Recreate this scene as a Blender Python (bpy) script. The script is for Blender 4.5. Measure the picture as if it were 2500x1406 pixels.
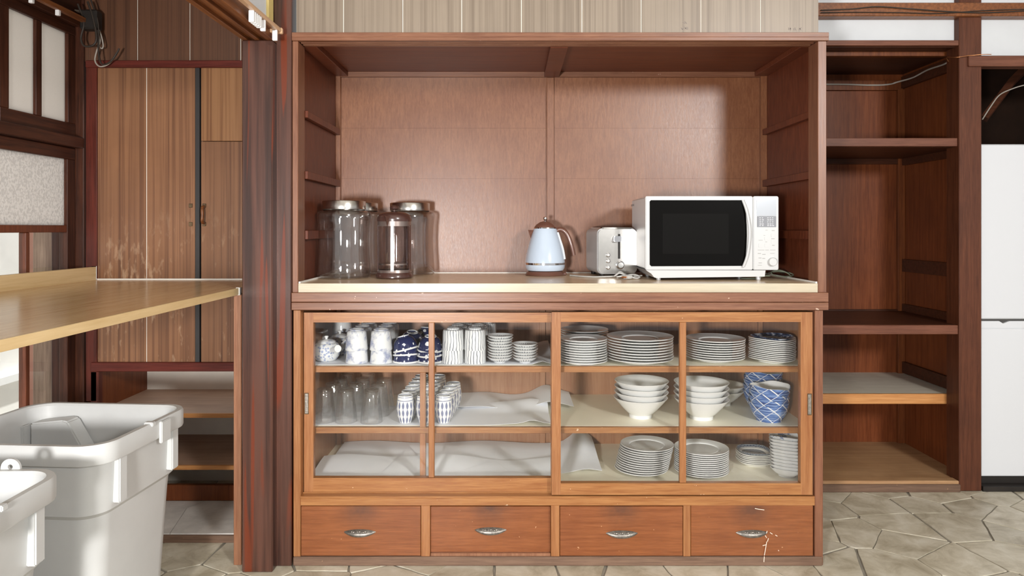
import bpy, bmesh, math, random
from mathutils import Vector, Matrix
random.seed(7)
scene = bpy.context.scene
for o in list(bpy.data.objects): bpy.data.objects.remove(o)
COL = scene.collection
PI = math.pi
# ------------------------------------------------------------------ camera
H, F, D = 1.15, 1700.0, 2.378          # eye height, focal length in px of a 2500 px wide frame, distance to cabinet front
cam_d = bpy.data.cameras.new('camera'); cam = bpy.data.objects.new('camera', cam_d); COL.objects.link(cam)
cam.location = (0, -D, H); cam.rotation_euler = (PI/2, 0, 0)
cam_d.sensor_width = 36; cam_d.lens = F/2500*36; cam_d.shift_y = -(703-558)/2500.0
cam_d.clip_start = 0.02
scene.camera = cam
# ------------------------------------------------------------------ world, lamps, exposure
world = bpy.data.worlds.new('world'); scene.world = world; world.use_nodes = True
bg = world.node_tree.nodes['Background']
bg.inputs[0].default_value = (1.0, 0.99, 0.975, 1); bg.inputs[1].default_value = 0.62
def area(name, loc, target, size, power, color=(1, 1, 1)):
    l = bpy.data.lights.new(name, 'AREA'); l.shape = 'DISK'; l.size = size; l.energy = power; l.color = color
    o = bpy.data.objects.new(name, l); COL.objects.link(o); o.location = loc
    o.rotation_euler = (Vector(target)-Vector(loc)).to_track_quat('-Z', 'Y').to_euler()
    return o
area('strobe_left', (-0.66, -3.0, 0.95), (-0.1, 0.2, 0.8), 0.28, 92, (1, 0.98, 0.96))
area('strobe_right', (2.25, -4.1, 2.22), (0.5, 0.3, 0.95), 0.55, 138, (1, 0.99, 0.97))
sun_d = bpy.data.lights.new('sun', 'SUN'); sun_d.energy = 8.0; sun_d.angle = math.radians(1.5); sun_d.color = (1, 0.97, 0.93)
sun = bpy.data.objects.new('sun', sun_d); COL.objects.link(sun); sun.location = (2, 0, 6)
sun.rotation_euler = Vector((-0.5, 0.0, -2.0)).to_track_quat('-Z', 'Y').to_euler()      # midday sun on the alley outside the left window
scene.view_settings.view_transform = 'Standard'
scene.view_settings.look = 'None'
scene.view_settings.exposure = 0.0
scene.view_settings.gamma = 1.0
scene.view_settings.use_curve_mapping = False
scene.cycles.transparent_max_bounces = 40       # many glass walls lie behind one another

def kk(Y): return F/(D+Y)
def WX(px, Y): return (px-1250.0)/kk(Y)
def WZ(py, Y): return H-(py-558.0)/kk(Y)

# ------------------------------------------------------------------ materials
def lin(c):
    r = []
    for v in c:
        v = v/255.0
        r.append(v/12.92 if v <= 0.04045 else ((v+0.055)/1.055)**2.4)
    return (r[0], r[1], r[2], 1)
MATS = {}
def newmat(name):
    m = bpy.data.materials.new(name); m.use_nodes = True
    MATS[name] = m
    return m, m.node_tree, m.node_tree.nodes['Principled BSDF']
def N(t, kind, **kw):
    n = t.nodes.new(kind)
    for k, v in kw.items(): setattr(n, k, v)
    return n
def math_n(t, op, a, b=None, c=None):
    n = N(t, 'ShaderNodeMath', operation=op)
    for i, v in enumerate((a, b, c)):
        if v is None: continue
        if isinstance(v, (int, float)): n.inputs[i].default_value = v
        else: t.links.new(v, n.inputs[i])
    return n.outputs[0]
def mixc(t, fac, a, b, blend='MIX'):
    n = N(t, 'ShaderNodeMix', data_type='RGBA', blend_type=blend)
    for s, v in ((n.inputs[0], fac), (n.inputs[6], a), (n.inputs[7], b)):
        if isinstance(v, (int, float)): s.default_value = v
        elif isinstance(v, tuple): s.default_value = v
        else: t.links.new(v, s)
    return n.outputs[2]
def ramp(t, fac, stops):
    n = N(t, 'ShaderNodeValToRGB'); e = n.color_ramp.elements
    while len(e) < len(stops): e.new(0.5)
    for i, (p, c) in enumerate(stops): e[i].position = p; e[i].color = c
    t.links.new(fac, n.inputs[0]); return n.outputs[0]
def noise(t, vec, scale, detail=4, rough=0.55, dist=0.0):
    n = N(t, 'ShaderNodeTexNoise'); n.inputs['Scale'].default_value = scale
    n.inputs['Detail'].default_value = detail; n.inputs['Roughness'].default_value = rough; n.inputs['Distortion'].default_value = dist
    if vec is not None: t.links.new(vec, n.inputs['Vector'])
    return n.outputs['Fac']
def grainpos(t, scale, jitter=True):
    g = N(t, 'ShaderNodeNewGeometry').outputs['Position']
    if jitter:
        oi = N(t, 'ShaderNodeObjectInfo')
        cb = N(t, 'ShaderNodeCombineXYZ')
        for i, f in enumerate((13.0, 7.0, 5.0)): t.links.new(math_n(t, 'MULTIPLY', oi.outputs['Random'], f), cb.inputs[i])
        va = N(t, 'ShaderNodeVectorMath', operation='ADD'); t.links.new(g, va.inputs[0]); t.links.new(cb.outputs[0], va.inputs[1]); g = va.outputs[0]
    vm = N(t, 'ShaderNodeVectorMath', operation='MULTIPLY'); t.links.new(g, vm.inputs[0]); vm.inputs[1].default_value = scale
    return vm.outputs[0]
def bump(t, b, h, strength, dist=0.002):
    n = N(t, 'ShaderNodeBump'); n.inputs['Strength'].default_value = strength; n.inputs['Distance'].default_value = dist
    t.links.new(h, n.inputs['Height']); t.links.new(n.outputs[0], b.inputs['Normal'])
AX = {'X': (3.0, 62, 62), 'Y': (62, 3.0, 62), 'Z': (62, 62, 3.0), 'F': (62, 62, 10.0)}
def wood(name, dark, light, axis='X', rough=0.4, grain=1.0, blotch=0.35, blotchcol=None, vary=0.16, bmp=0.12, spec=0.5, wear=None, wf=0.85, jit=True):
    m, t, b = newmat(name)
    dark, light = tuple(v_*wf for v_ in dark), tuple(v_*wf for v_ in light)
    if blotchcol: blotchcol = tuple(v_*wf for v_ in blotchcol)
    s = tuple(v*grain for v in AX[axis])
    v = grainpos(t, s, jit)
    n1 = noise(t, v, 1.0, 6, 0.62, 0.3)
    n3 = noise(t, v, 4.0, 3, 0.6)
    c = ramp(t, math_n(t, 'MULTIPLY_ADD', n3, 0.35, math_n(t, 'MULTIPLY', n1, 0.65)), [(0.36, lin(dark)), (0.62, lin(light))])
    v2 = grainpos(t, (1, 1, 1), jit); n2 = noise(t, v2, 3.2, 4, 0.6)
    bc = lin(blotchcol) if blotchcol else lin(tuple(x*0.72 for x in dark))
    f = N(t, 'ShaderNodeMapRange'); f.inputs[1].default_value = 0.42; f.inputs[2].default_value = 0.75; f.inputs[4].default_value = blotch
    t.links.new(n2, f.inputs[0])
    c = mixc(t, f.outputs[0], c, bc)
    if wear:
        nw = noise(t, v2, 55.0, 2, 0.5); wm = math_n(t, 'GREATER_THAN', nw, 0.76)
        c = mixc(t, math_n(t, 'MULTIPLY', wm, 0.5), c, lin(wear))
    hv = N(t, 'ShaderNodeHueSaturation'); t.links.new(c, hv.inputs['Color'])
    oi = N(t, 'ShaderNodeObjectInfo')
    t.links.new(math_n(t, 'MULTIPLY_ADD', oi.outputs['Random'], vary, 1-vary/2), hv.inputs['Value'])
    t.links.new(hv.outputs[0], b.inputs['Base Color'])
    t.links.new(math_n(t, 'MULTIPLY_ADD', n3, 0.18, rough-0.09), b.inputs['Roughness'])
    b.inputs['Specular IOR Level'].default_value = spec
    bump(t, b, n1, bmp)
    return m
def veneer(name, dark, light, rough=0.42, spots=None, blotch=0.3, wide=1.0):
    m, t, b = newmat(name)
    v = grainpos(t, (75*wide, 75*wide, 0.55))
    n1 = noise(t, v, 1.0, 3, 0.7, 0.2)
    n2 = noise(t, grainpos(t, (260, 260, 4)), 1.0, 3, 0.6)
    c = ramp(t, n1, [(0.34, lin(dark)), (0.46, lin(tuple((a*0.4+b_*0.6) for a, b_ in zip(dark, light)))), (0.56, lin(light))])
    c = mixc(t, math_n(t, 'MULTIPLY', n2, 0.35), c, lin(tuple(x*0.8 for x in light)))
    n3 = noise(t, grainpos(t, (1, 1, 1), False), 2.3, 4, 0.6)
    f = N(t, 'ShaderNodeMapRange'); f.inputs[1].default_value = 0.4; f.inputs[2].default_value = 0.7; f.inputs[4].default_value = blotch
    t.links.new(n3, f.inputs[0]); c = mixc(t, f.outputs[0], c, lin(dark))
    if spots:
        n4 = noise(t, grainpos(t, (60, 60, 18), False), 1.0, 3, 0.6)
        n5 = noise(t, grainpos(t, (4, 4, 3), False), 1.0, 2, 0.6)
        f2 = N(t, 'ShaderNodeMapRange'); f2.inputs[1].default_value = 0.56; f2.inputs[2].default_value = 0.66; f2.inputs[4].default_value = 0.4
        t.links.new(math_n(t, 'MULTIPLY_ADD', n5, 0.4, math_n(t, 'MULTIPLY', n4, 0.62)), f2.inputs[0])
        sp_ = N(t, 'ShaderNodeSeparateXYZ'); t.links.new(grainpos(t, (1, 1, 1), False), sp_.inputs[0])
        lo_ = N(t, 'ShaderNodeMapRange'); lo_.inputs[1].default_value = 1.25; lo_.inputs[2].default_value = 0.95; t.links.new(sp_.outputs[2], lo_.inputs[0])
        c = mixc(t, math_n(t, 'MULTIPLY', f2.outputs[0], lo_.outputs[0]), c, lin(spots))
    t.links.new(c, b.inputs['Base Color']); b.inputs['Roughness'].default_value = rough
    bump(t, b, n2, 0.05)
    return m
def plain(name, col, rough=0.5, metal=0.0, spec=0.5, nz=0.0, nscale=8.0, bmp=0.0, coat=0.0):
    m, t, b = newmat(name)
    b.inputs['Roughness'].default_value = rough; b.inputs['Metallic'].default_value = metal; b.inputs['Specular IOR Level'].default_value = spec
    b.inputs['Coat Weight'].default_value = coat; b.inputs['Coat Roughness'].default_value = 0.08
    v = grainpos(t, (1, 1, 1)); n = noise(t, v, nscale, 5, 0.6)
    if nz > 0:
        c = ramp(t, n, [(0.3, lin(tuple(x*(1-nz) for x in col))), (0.65, lin(col))]); t.links.new(c, b.inputs['Base Color'])
    else:
        b.inputs['Base Color'].default_value = lin(col)
    if bmp: bump(t, b, n, bmp)
    return m
def glassy(name, tint=(1, 1, 1), glass_mix=0.0, rough=0.0, fres=1.5, gloss_gain=1.0, bumpscale=0, bumpstr=0.0, trans_tint=None):
    """clear pane / vessel: transparent body with fresnel reflections, plus a share of refracting glass"""
    m = bpy.data.materials.new(name); m.use_nodes = True; MATS[name] = m; t = m.node_tree; t.nodes.clear()
    out = N(t, 'ShaderNodeOutputMaterial')
    tr = N(t, 'ShaderNodeBsdfTransparent'); tr.inputs[0].default_value = (trans_tint or tint)+(1,)
    gl = N(t, 'ShaderNodeBsdfGlossy'); gl.inputs['Roughness'].default_value = max(rough, 0.02)
    fr = N(t, 'ShaderNodeFresnel'); bf = N(t, 'ShaderNodeNewGeometry').outputs['Backfacing']
    t.links.new(math_n(t, 'MULTIPLY_ADD', bf, 1/fres-fres, fres), fr.inputs[0])      # same reflectance on both sides of a thin pane
    fac = math_n(t, 'MULTIPLY', fr.outputs[0], gloss_gain)
    if bumpscale:
        nn = noise(t, grainpos(t, (1, 1, 1)), bumpscale, 2, 0.5); bn = N(t, 'ShaderNodeBump'); bn.inputs['Strength'].default_value = bumpstr; bn.inputs['Distance'].default_value = 0.004
        t.links.new(nn, bn.inputs['Height']); t.links.new(bn.outputs[0], gl.inputs['Normal']); t.links.new(bn.outputs[0], fr.inputs['Normal'])
    base = tr.outputs[0]
    if glass_mix > 0:
        g = N(t, 'ShaderNodeBsdfGlass'); g.inputs['Color'].default_value = tint+(1,); g.inputs['Roughness'].default_value = rough; g.inputs['IOR'].default_value = 1.45
        if bumpscale: t.links.new(bn.outputs[0], g.inputs['Normal'])
        mx = N(t, 'ShaderNodeMixShader'); mx.inputs[0].default_value = glass_mix
        t.links.new(base, mx.inputs[1]); t.links.new(g.outputs[0], mx.inputs[2]); base = mx.outputs[0]
    mx = N(t, 'ShaderNodeMixShader'); t.links.new(fac, mx.inputs[0]); t.links.new(base, mx.inputs[1]); t.links.new(gl.outputs[0], mx.inputs[2])
    t.links.new(mx.outputs[0], out.inputs[0])
    return m
def frosted(name, col, bscale, bstr, trans=0.55):
    m = bpy.data.materials.new(name); m.use_nodes = True; MATS[name] = m; t = m.node_tree; t.nodes.clear()
    out = N(t, 'ShaderNodeOutputMaterial')
    tl = N(t, 'ShaderNodeBsdfTranslucent'); tl.inputs[0].default_value = lin(col)
    b = N(t, 'ShaderNodeBsdfPrincipled'); b.inputs['Base Color'].default_value = lin(col); b.inputs['Roughness'].default_value = 0.25
    n1 = noise(t, grainpos(t, (1, 1, 1)), bscale, 2, 0.5); bump(t, b, n1, bstr, 0.004)
    t.links.new(ramp(t, n1, [(0.40, lin(tuple(v_*(1-0.13*bstr) for v_ in col))), (0.56, lin(col))]), tl.inputs[0])
    mx = N(t, 'ShaderNodeMixShader'); mx.inputs[0].default_value = 1-trans
    t.links.new(tl.outputs[0], mx.inputs[1]); t.links.new(b.outputs[0], mx.inputs[2]); t.links.new(mx.outputs[0], out.inputs[0])
    return m
def objcoord(t):
    tc = N(t, 'ShaderNodeTexCoord'); sp = N(t, 'ShaderNodeSeparateXYZ'); t.links.new(tc.outputs['Object'], sp.inputs[0])
    x, y, z = sp.outputs
    return tc.outputs['Object'], x, y, z, math_n(t, 'ARCTAN2', y, x)

# woods
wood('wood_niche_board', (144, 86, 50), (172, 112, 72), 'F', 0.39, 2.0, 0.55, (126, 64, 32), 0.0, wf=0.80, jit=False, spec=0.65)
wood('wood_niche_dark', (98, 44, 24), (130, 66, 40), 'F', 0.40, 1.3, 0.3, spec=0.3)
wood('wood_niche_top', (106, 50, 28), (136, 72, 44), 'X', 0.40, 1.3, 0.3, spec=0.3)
wood('wood_rail', (138, 84, 58), (172, 116, 84), 'X', 0.38, 1.5, 0.25, None, 0.10, wear=(225, 200, 180), wf=0.76)
wood('wood_stile', (138, 84, 58), (172, 114, 82), 'Z', 0.38, 1.5, 0.25, None, 0.10, wf=0.76)
wood('wood_door_h', (168, 104, 54), (204, 142, 84), 'X', 0.36, 1.5, 0.22, (150, 84, 44), 0.10, wear=(235, 210, 180), wf=0.8)
wood('wood_door_v', (166, 102, 56), (198, 136, 84), 'Z', 0.36, 1.5, 0.22, (150, 84, 44), 0.10, wf=0.8)
wood('wood_drawer', (142, 78, 36), (172, 102, 56), 'X', 0.36, 1.9, 0.4, (116, 56, 30), 0.08, wear=(215, 170, 130), wf=0.82)
wood('wood_base', (112, 84, 66), (146, 114, 92), 'X', 0.6, 1.4, 0.4, (92, 64, 48), 0.08, wear=(200, 160, 120))
wood('wood_inside', (172, 112, 70), (198, 142, 98), 'Z', 0.45, 1.2, 0.25, (150, 86, 50), 0.06, wf=0.84)
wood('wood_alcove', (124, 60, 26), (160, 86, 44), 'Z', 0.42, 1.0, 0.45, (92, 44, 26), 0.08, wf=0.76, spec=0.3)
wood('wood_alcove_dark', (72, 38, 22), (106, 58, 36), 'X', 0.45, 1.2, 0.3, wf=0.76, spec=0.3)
wood('wood_alcove_batten', (110, 54, 24), (156, 86, 42), 'Z', 0.45, 1.2, 0.3, wf=0.76, spec=0.3)
wood('wood_alcove_post', (98, 52, 32), (130, 74, 48), 'Z', 0.42, 1.4, 0.35, (60, 34, 28), wf=0.76, spec=0.3)
wood('wood_alcove_rail', (110, 64, 46), (142, 90, 68), 'X', 0.45, 1.4, 0.3, spec=0.3)
wood('wood_alcove_floor', (190, 144, 100), (216, 172, 126), 'X', 0.55, 0.6, 0.45, (120, 78, 48), 0.05)
wood('wood_grey_shelf', (216, 206, 188), (236, 228, 212), 'X', 0.6, 0.8, 0.35, (150, 134, 112), 0.04, wf=0.95)
wood('wood_edge_light', (186, 122, 66), (212, 152, 92), 'X', 0.45, 1.2, 0.2, wf=0.95)
wood('wood_window', (58, 30, 20), (92, 50, 32), 'Y', 0.42, 1.4, 0.3, (34, 18, 14), spec=0.3)
wood('wood_window_v', (58, 30, 20), (92, 50, 32), 'Z', 0.42, 1.4, 0.3, (34, 18, 14), spec=0.3)
wood('wood_window_red', (96, 46, 26), (136, 72, 44), 'Z', 0.42, 1.4, 0.3)
wood('wood_red_rail', (86, 30, 22), (118, 48, 36), 'X', 0.42, 1.2, 0.3, spec=0.3)
wood('wood_red_stile', (78, 28, 18), (112, 46, 32), 'Z', 0.42, 1.2, 0.3, spec=0.3)
wood('wood_lintel', (112, 60, 26), (160, 96, 48), 'Y', 0.42, 1.4, 0.3, (74, 36, 18))
wood('wood_counter_top', (206, 166, 116), (228, 194, 146), 'Y', 0.22, 0.8, 0.15, (180, 134, 84), 0.02, 0.02, wf=0.95)
wood('wood_counter_edge', (208, 176, 124), (226, 198, 150), 'Y', 0.35, 0.8, 0.1, (214, 178, 122), 0.02, wf=0.95)
wood('wood_worktop', (222, 192, 156), (240, 214, 180), 'X', 0.24, 0.8, 0.1, (186, 150, 112), 0.02, 0.02, wf=0.95)
wood('wood_worktop_edge', (184, 173, 150), (200, 190, 168), 'X', 0.35, 0.7, 0.15, (206, 178, 138), 0.02, wf=0.95)
wood('wood_shelf_left', (190, 154, 130), (216, 180, 154), 'X', 0.55, 0.7, 0.35, (92, 64, 52), 0.05)
wood('wood_end_panel', (150, 96, 66), (182, 128, 94), 'Z', 0.45, 1.4, 0.3)
wood('wood_weathered', (146, 118, 100), (190, 160, 138), 'Z', 0.6, 1.2, 0.4, (120, 92, 78))
veneer('veneer_top', (112, 98, 84), (142, 128, 112), 0.4, None, 0.3)
veneer('veneer_closet', (92, 58, 38), (140, 98, 68), 0.38, (206, 176, 144), 0.35)
veneer('veneer_closet_patch', (116, 74, 44), (158, 114, 76), 0.36, None, 0.1)
veneer('veneer_upper', (70, 44, 30), (100, 66, 46), 0.42, None, 0.3)
def post_wood(name):
    m, t, b = newmat(name)
    v = grainpos(t, (34, 34, 1.0)); n1 = noise(t, v, 1.0, 5, 0.6)
    c = ramp(t, n1, [(0.36, lin((50, 29, 22))), (0.6, lin((86, 54, 43)))])
    n2 = noise(t, grainpos(t, (26, 26, 1.1)), 1.0, 1.0, 0.4, 0.6)
    msk = ramp(t, n2, [(0.615, (0, 0, 0, 1)), (0.65, (1, 1, 1, 1))])
    c = mixc(t, math_n(t, 'MULTIPLY', msk, 0.85), c, lin((106, 44, 20)))
    t.links.new(c, b.inputs['Base Color'])
    b.inputs['Roughness'].default_value = 0.30; b.inputs['Coat Weight'].default_value = 0.15; b.inputs['Coat Roughness'].default_value = 0.2
    bump(t, b, n1, 0.18)
post_wood('wood_post')
def drawer_grime():
    m = MATS['wood_drawer']; t = m.node_tree; b = t.nodes['Principled BSDF']
    src = b.inputs['Base Color'].links[0].from_socket
    tc = N(t, 'ShaderNodeTexCoord'); sp = N(t, 'ShaderNodeSeparateXYZ'); t.links.new(tc.outputs['Object'], sp.inputs[0])
    gx = math_n(t, 'EXPONENT', math_n(t, 'MULTIPLY', math_n(t, 'POWER', math_n(t, 'ABSOLUTE', sp.outputs[0]), 2.0), -340.0))
    gz = N(t, 'ShaderNodeMapRange'); gz.inputs[1].default_value = 0.085; gz.inputs[2].default_value = 0.15; t.links.new(sp.outputs[2], gz.inputs[0])
    nn = noise(t, tc.outputs['Object'], 22, 3, 0.6)
    f = math_n(t, 'MULTIPLY', math_n(t, 'MULTIPLY', gx, gz.outputs[0]), math_n(t, 'MULTIPLY', nn, 1.1))
    t.links.new(mixc(t, f, src, lin((62, 44, 38))), b.inputs['Base Color'])
drawer_grime()
# others
plain('white_plaster', (210, 213, 216), 0.7, nz=0.02)
plain('cream_liner', (242, 236, 214), 0.35, nz=0.03)
plain('white_paint', (238, 233, 222), 0.55, nz=0.04)
plain('ceramic_white', (224, 224, 222), 0.12, coat=0.3)
plain('ceramic_cream', (226, 224, 216), 0.14, coat=0.3)
plain('paper', (234, 236, 240), 0.7)
plain('bin_plastic', (186, 187, 186), 0.42, nz=0.015, nscale=20)
plain('fridge_white', (212, 214, 218), 0.3)
plain('gasket_grey', (70, 68, 66), 0.5)  # even dark grey of the strip between the refrigerator doors
plain('black_base', (34, 28, 24), 0.5, nz=0.3)
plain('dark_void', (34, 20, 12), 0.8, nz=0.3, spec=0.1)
plain('black_strip', (48, 46, 46), 0.4)
plain('steel', (206, 206, 204), 0.22, 1.0)
plain('steel_brushed', (172, 170, 166), 0.24, 1.0, nz=0.03, nscale=60)
plain('lid_steel', (196, 192, 186), 0.24, 1.0)
plain('chrome', (225, 225, 228), 0.08, 1.0)
plain('pull_metal', (178, 172, 164), 0.38, 0.85, nz=0.25, nscale=120, bmp=0.2)
plain('brass_old', (120, 100, 76), 0.45, 0.8, nz=0.3, nscale=60)
plain('kettle_enamel', (186, 200, 216), 0.14, coat=0.4)
plain('brown_plastic', (104, 70, 58), 0.3, coat=0.2)
plain('press_brown', (70, 46, 40), 0.26, coat=0.3)
plain('press_band', (150, 136, 130), 0.3, 0.8)
plain('white_plastic', (194, 195, 195), 0.3, coat=0.2)
plain('silver_plastic', (206, 208, 210), 0.34, 0.2)
plain('black_gloss', (12, 11, 10), 0.12, spec=0.12)
plain('black_mesh', (14, 13, 12), 0.5, spec=0.05)
plain('lcd_bright', (196, 200, 206), 0.15, 0.5)
plain('lcd_grey', (122, 124, 130), 0.3)
plain('print_grey', (150, 150, 148), 0.5)
plain('print_white', (225, 226, 228), 0.5)
plain('toaster_side', (176, 176, 176), 0.35, 0.1)
plain('dark_gap', (40, 36, 34), 0.5)
plain('cord_grey', (188, 188, 184), 0.5)
plain('cord_green', (120, 128, 110), 0.5)
plain('cord_dark', (52, 44, 38), 0.5)
plain('cord_pale', (168, 160, 150), 0.5)
plain('copper', (190, 130, 86), 0.35, 0.8)
plain('clip_white', (230, 230, 230), 0.5)
plain('rail_tan', (196, 160, 126), 0.4)
plain('strip_yellow', (226, 202, 130), 0.5, nz=0.1)
plain('caulk', (236, 234, 228), 0.5)
plain('scratch', (226, 206, 190), 0.7)
plain('pencil', (128, 118, 112), 0.8)
plain('marble_slab', (226, 222, 216), 0.4, nz=0.22, nscale=6)
plain('outside_wall', (238, 236, 232), 0.7, nz=0.04)
plain('outside_pink', (196, 140, 122), 0.6)
plain('outside_ground', (180, 176, 168), 0.8, nz=0.2)
plain('ceiling_paint', (206, 202, 194), 0.8)
plain('grout', (146, 140, 128), 0.7, nz=0.1, nscale=30)
def stone_mat():
    m, t, b = newmat('flagstone')
    v = grainpos(t, (1, 1, 1)); n1 = noise(t, v, 9.0, 6, 0.65, 0.6); n2 = noise(t, v, 45, 4, 0.6)
    c = ramp(t, n1, [(0.32, lin((162, 152, 131))), (0.5, lin((196, 188, 168))), (0.68, lin((216, 210, 194)))])
    c = mixc(t, math_n(t, 'MULTIPLY', n2, 0.25), c, lin((140, 128, 106)))
    oi = N(t, 'ShaderNodeObjectInfo'); hv = N(t, 'ShaderNodeHueSaturation'); t.links.new(c, hv.inputs['Color'])
    t.links.new(math_n(t, 'MULTIPLY_ADD', oi.outputs['Random'], 0.18, 0.9), hv.inputs['Value'])
    t.links.new(hv.outputs[0], b.inputs['Base Color']); b.inputs['Roughness'].default_value = 0.42
    bump(t, b, n1, 0.25, 0.003)
stone_mat()
glassy('glass_pane', (0.995, 0.998, 0.997), 0.0, 0.0, 1.5, 1.0)
glassy('glass_clear_window', (0.94, 0.96, 0.96), 0.0, 0.0, 1.5, 1.2)
glassy('glass_jar', (0.993, 0.993, 0.99), 0.06, 0.0, 1.6, 1.6, 14, 0.12)
glassy('glass_tumbler', (0.99, 0.992, 0.992), 0.10, 0.0, 1.65, 1.7, 60, 0.35)
glassy('glass_smoke', (0.80, 0.72, 0.69), 0.25, 0.0, 1.5, 1.2)
frosted('glass_frosted', (234, 231, 227), 420, 0.1, 0.8)
frosted('glass_rain', (242, 240, 238), 120, 0.9, 0.75)
# ceramics with patterns
def pat_white(name, builder, base=(220, 221, 220), rough=0.13):
    m, t, b = newmat(name); v, x, y, z, a = objcoord(t)
    c = builder(t, v, x, y, z, a, lin(base)); t.links.new(c, b.inputs['Base Color'])
    b.inputs['Roughness'].default_value = rough; b.inputs['Coat Weight'].default_value = 0.3; b.inputs['Coat Roughness'].default_value = 0.08
def p_bluesketch(t, v, x, y, z, a, base):
    n1 = noise(t, v, 55, 5, 0.7); n2 = noise(t, v, 16, 2, 0.5)
    f = N(t, 'ShaderNodeMapRange'); f.inputs[1].default_value = 0.5; f.inputs[2].default_value = 0.6; f.inputs[4].default_value = 0.62
    t.links.new(math_n(t, 'MULTIPLY_ADD', n2, 0.55, math_n(t, 'MULTIPLY', n1, 0.48)), f.inputs[0])
    return mixc(t, f.outputs[0], base, lin((74, 94, 152)))
def p_bluedots(t, v, x, y, z, a, base):
    w = N(t, 'ShaderNodeTexVoronoi'); w.inputs['Scale'].default_value = 85; t.links.new(v, w.inputs['Vector'])
    n2 = noise(t, v, 14, 2, 0.5)
    f = math_n(t, 'MULTIPLY', math_n(t, 'LESS_THAN', w.outputs['Distance'], 0.40), math_n(t, 'GREATER_THAN', n2, 0.42))
    return mixc(t, math_n(t, 'MULTIPLY', f, 0.6), base, lin((88, 116, 176)))
def p_stripes(t, v, x, y, z, a, base):
    wob = noise(t, v, 26, 2, 0.5)
    u = math_n(t, 'FRACT', math_n(t, 'ADD', math_n(t, 'MULTIPLY', a, 22/(2*PI)), math_n(t, 'MULTIPLY', wob, 1.2)))
    f = math_n(t, 'LESS_THAN', u, math_n(t, 'MULTIPLY_ADD', wob, 0.34, 0.05))
    return mixc(t, math_n(t, 'MULTIPLY', f, 0.9), base, lin((88, 94, 106)))
def p_ticks(t, v, x, y, z, a, base):
    u = math_n(t, 'FRACT', math_n(t, 'MULTIPLY', a, 26/(2*PI)))
    n2 = noise(t, v, 60, 1, 0.5)
    f = math_n(t, 'MULTIPLY', math_n(t, 'LESS_THAN', u, 0.26), math_n(t, 'LESS_THAN', z, math_n(t, 'MULTIPLY_ADD', n2, 0.016, 0.006)))
    return mixc(t, math_n(t, 'MULTIPLY', f, 0.85), base, lin((70, 74, 86)))
def p_lozenge(t, v, x, y, z, a, base):
    u = math_n(t, 'ABSOLUTE', math_n(t, 'SUBTRACT', math_n(t, 'FRACT', math_n(t, 'MULTIPLY', a, 13/(2*PI))), 0.5))
    w = math_n(t, 'ABSOLUTE', math_n(t, 'SINE', math_n(t, 'MULTIPLY', z, PI/0.026)))
    f = math_n(t, 'LESS_THAN', u, math_n(t, 'MULTIPLY_ADD', w, 0.26, 0.03))
    f = math_n(t, 'MULTIPLY', f, math_n(t, 'LESS_THAN', z, 0.079))
    l = math_n(t, 'LESS_THAN', math_n(t, 'ABSOLUTE', math_n(t, 'SUBTRACT', z, 0.082)), 0.0012)
    l2 = math_n(t, 'LESS_THAN', math_n(t, 'ABSOLUTE', math_n(t, 'SUBTRACT', z, 0.0935)), 0.001)
    f = math_n(t, 'MAXIMUM', f, math_n(t, 'MAXIMUM', l, l2))
    return mixc(t, math_n(t, 'MULTIPLY', f, 0.85), base, lin((66, 78, 124)))
def p_navy(t, v, x, y, z, a, base):
    w = N(t, 'ShaderNodeTexVoronoi'); w.inputs['Scale'].default_value = 44; t.links.new(v, w.inputs['Vector'])
    n2 = noise(t, v, 70, 2, 0.5)
    f = math_n(t, 'LESS_THAN', math_n(t, 'MULTIPLY_ADD', n2, 0.55, w.outputs['Distance']), 0.63)
    return mixc(t, f, lin((34, 42, 82)), lin((226, 228, 230)))
def p_waves(t, v, x, y, z, a, base):
    st = noise(t, grain_obj(t, v, (12, 12, 160)), 1.0, 3, 0.6)
    blue = ramp(t, st, [(0.35, lin((38, 62, 116))), (0.5, lin((74, 108, 166))), (0.66, lin((150, 170, 200)))])
    l = None
    for sgn, wd in ((1, 0.10), (-1, 0.05)):
        u = math_n(t, 'FRACT', math_n(t, 'ADD', math_n(t, 'MULTIPLY', a, 7/(2*PI)), math_n(t, 'MULTIPLY', z, sgn*22.0)))
        q = math_n(t, 'LESS_THAN', u, wd)
        l = q if l is None else math_n(t, 'MAXIMUM', l, q)
    r2 = math_n(t, 'ADD', math_n(t, 'MULTIPLY', x, x), math_n(t, 'MULTIPLY', y, y))
    return mixc(t, l, blue, base)
def grain_obj(t, v, s):
    vm = N(t, 'ShaderNodeVectorMath', operation='MULTIPLY'); t.links.new(v, vm.inputs[0]); vm.inputs[1].default_value = s
    return vm.outputs[0]
def p_inkplate(t, v, x, y, z, a, base):
    n1 = noise(t, v, 42, 3, 0.6)
    return ramp(t, n1, [(0.42, lin((38, 46, 68))), (0.52, lin((74, 92, 128))), (0.62, lin((206, 212, 222)))])
def p_weave(t, v, x, y, z, a, base):
    c = N(t, 'ShaderNodeTexBrick'); c.inputs['Scale'].default_value = 42; c.inputs['Color1'].default_value = lin((58, 72, 98)); c.inputs['Color2'].default_value = lin((80, 94, 116)); c.inputs['Mortar'].default_value = lin((150, 156, 160)); c.inputs['Mortar Size'].default_value = 0.06
    t.links.new(v, c.inputs['Vector']); return c.outputs['Color']
def p_bluebranch(t, v, x, y, z, a, base):
    n1 = noise(t, v, 34, 4, 0.7); f = math_n(t, 'GREATER_THAN', n1, 0.58)
    return mixc(t, math_n(t, 'MULTIPLY', f, 0.8), base, lin((80, 100, 150)))
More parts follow.
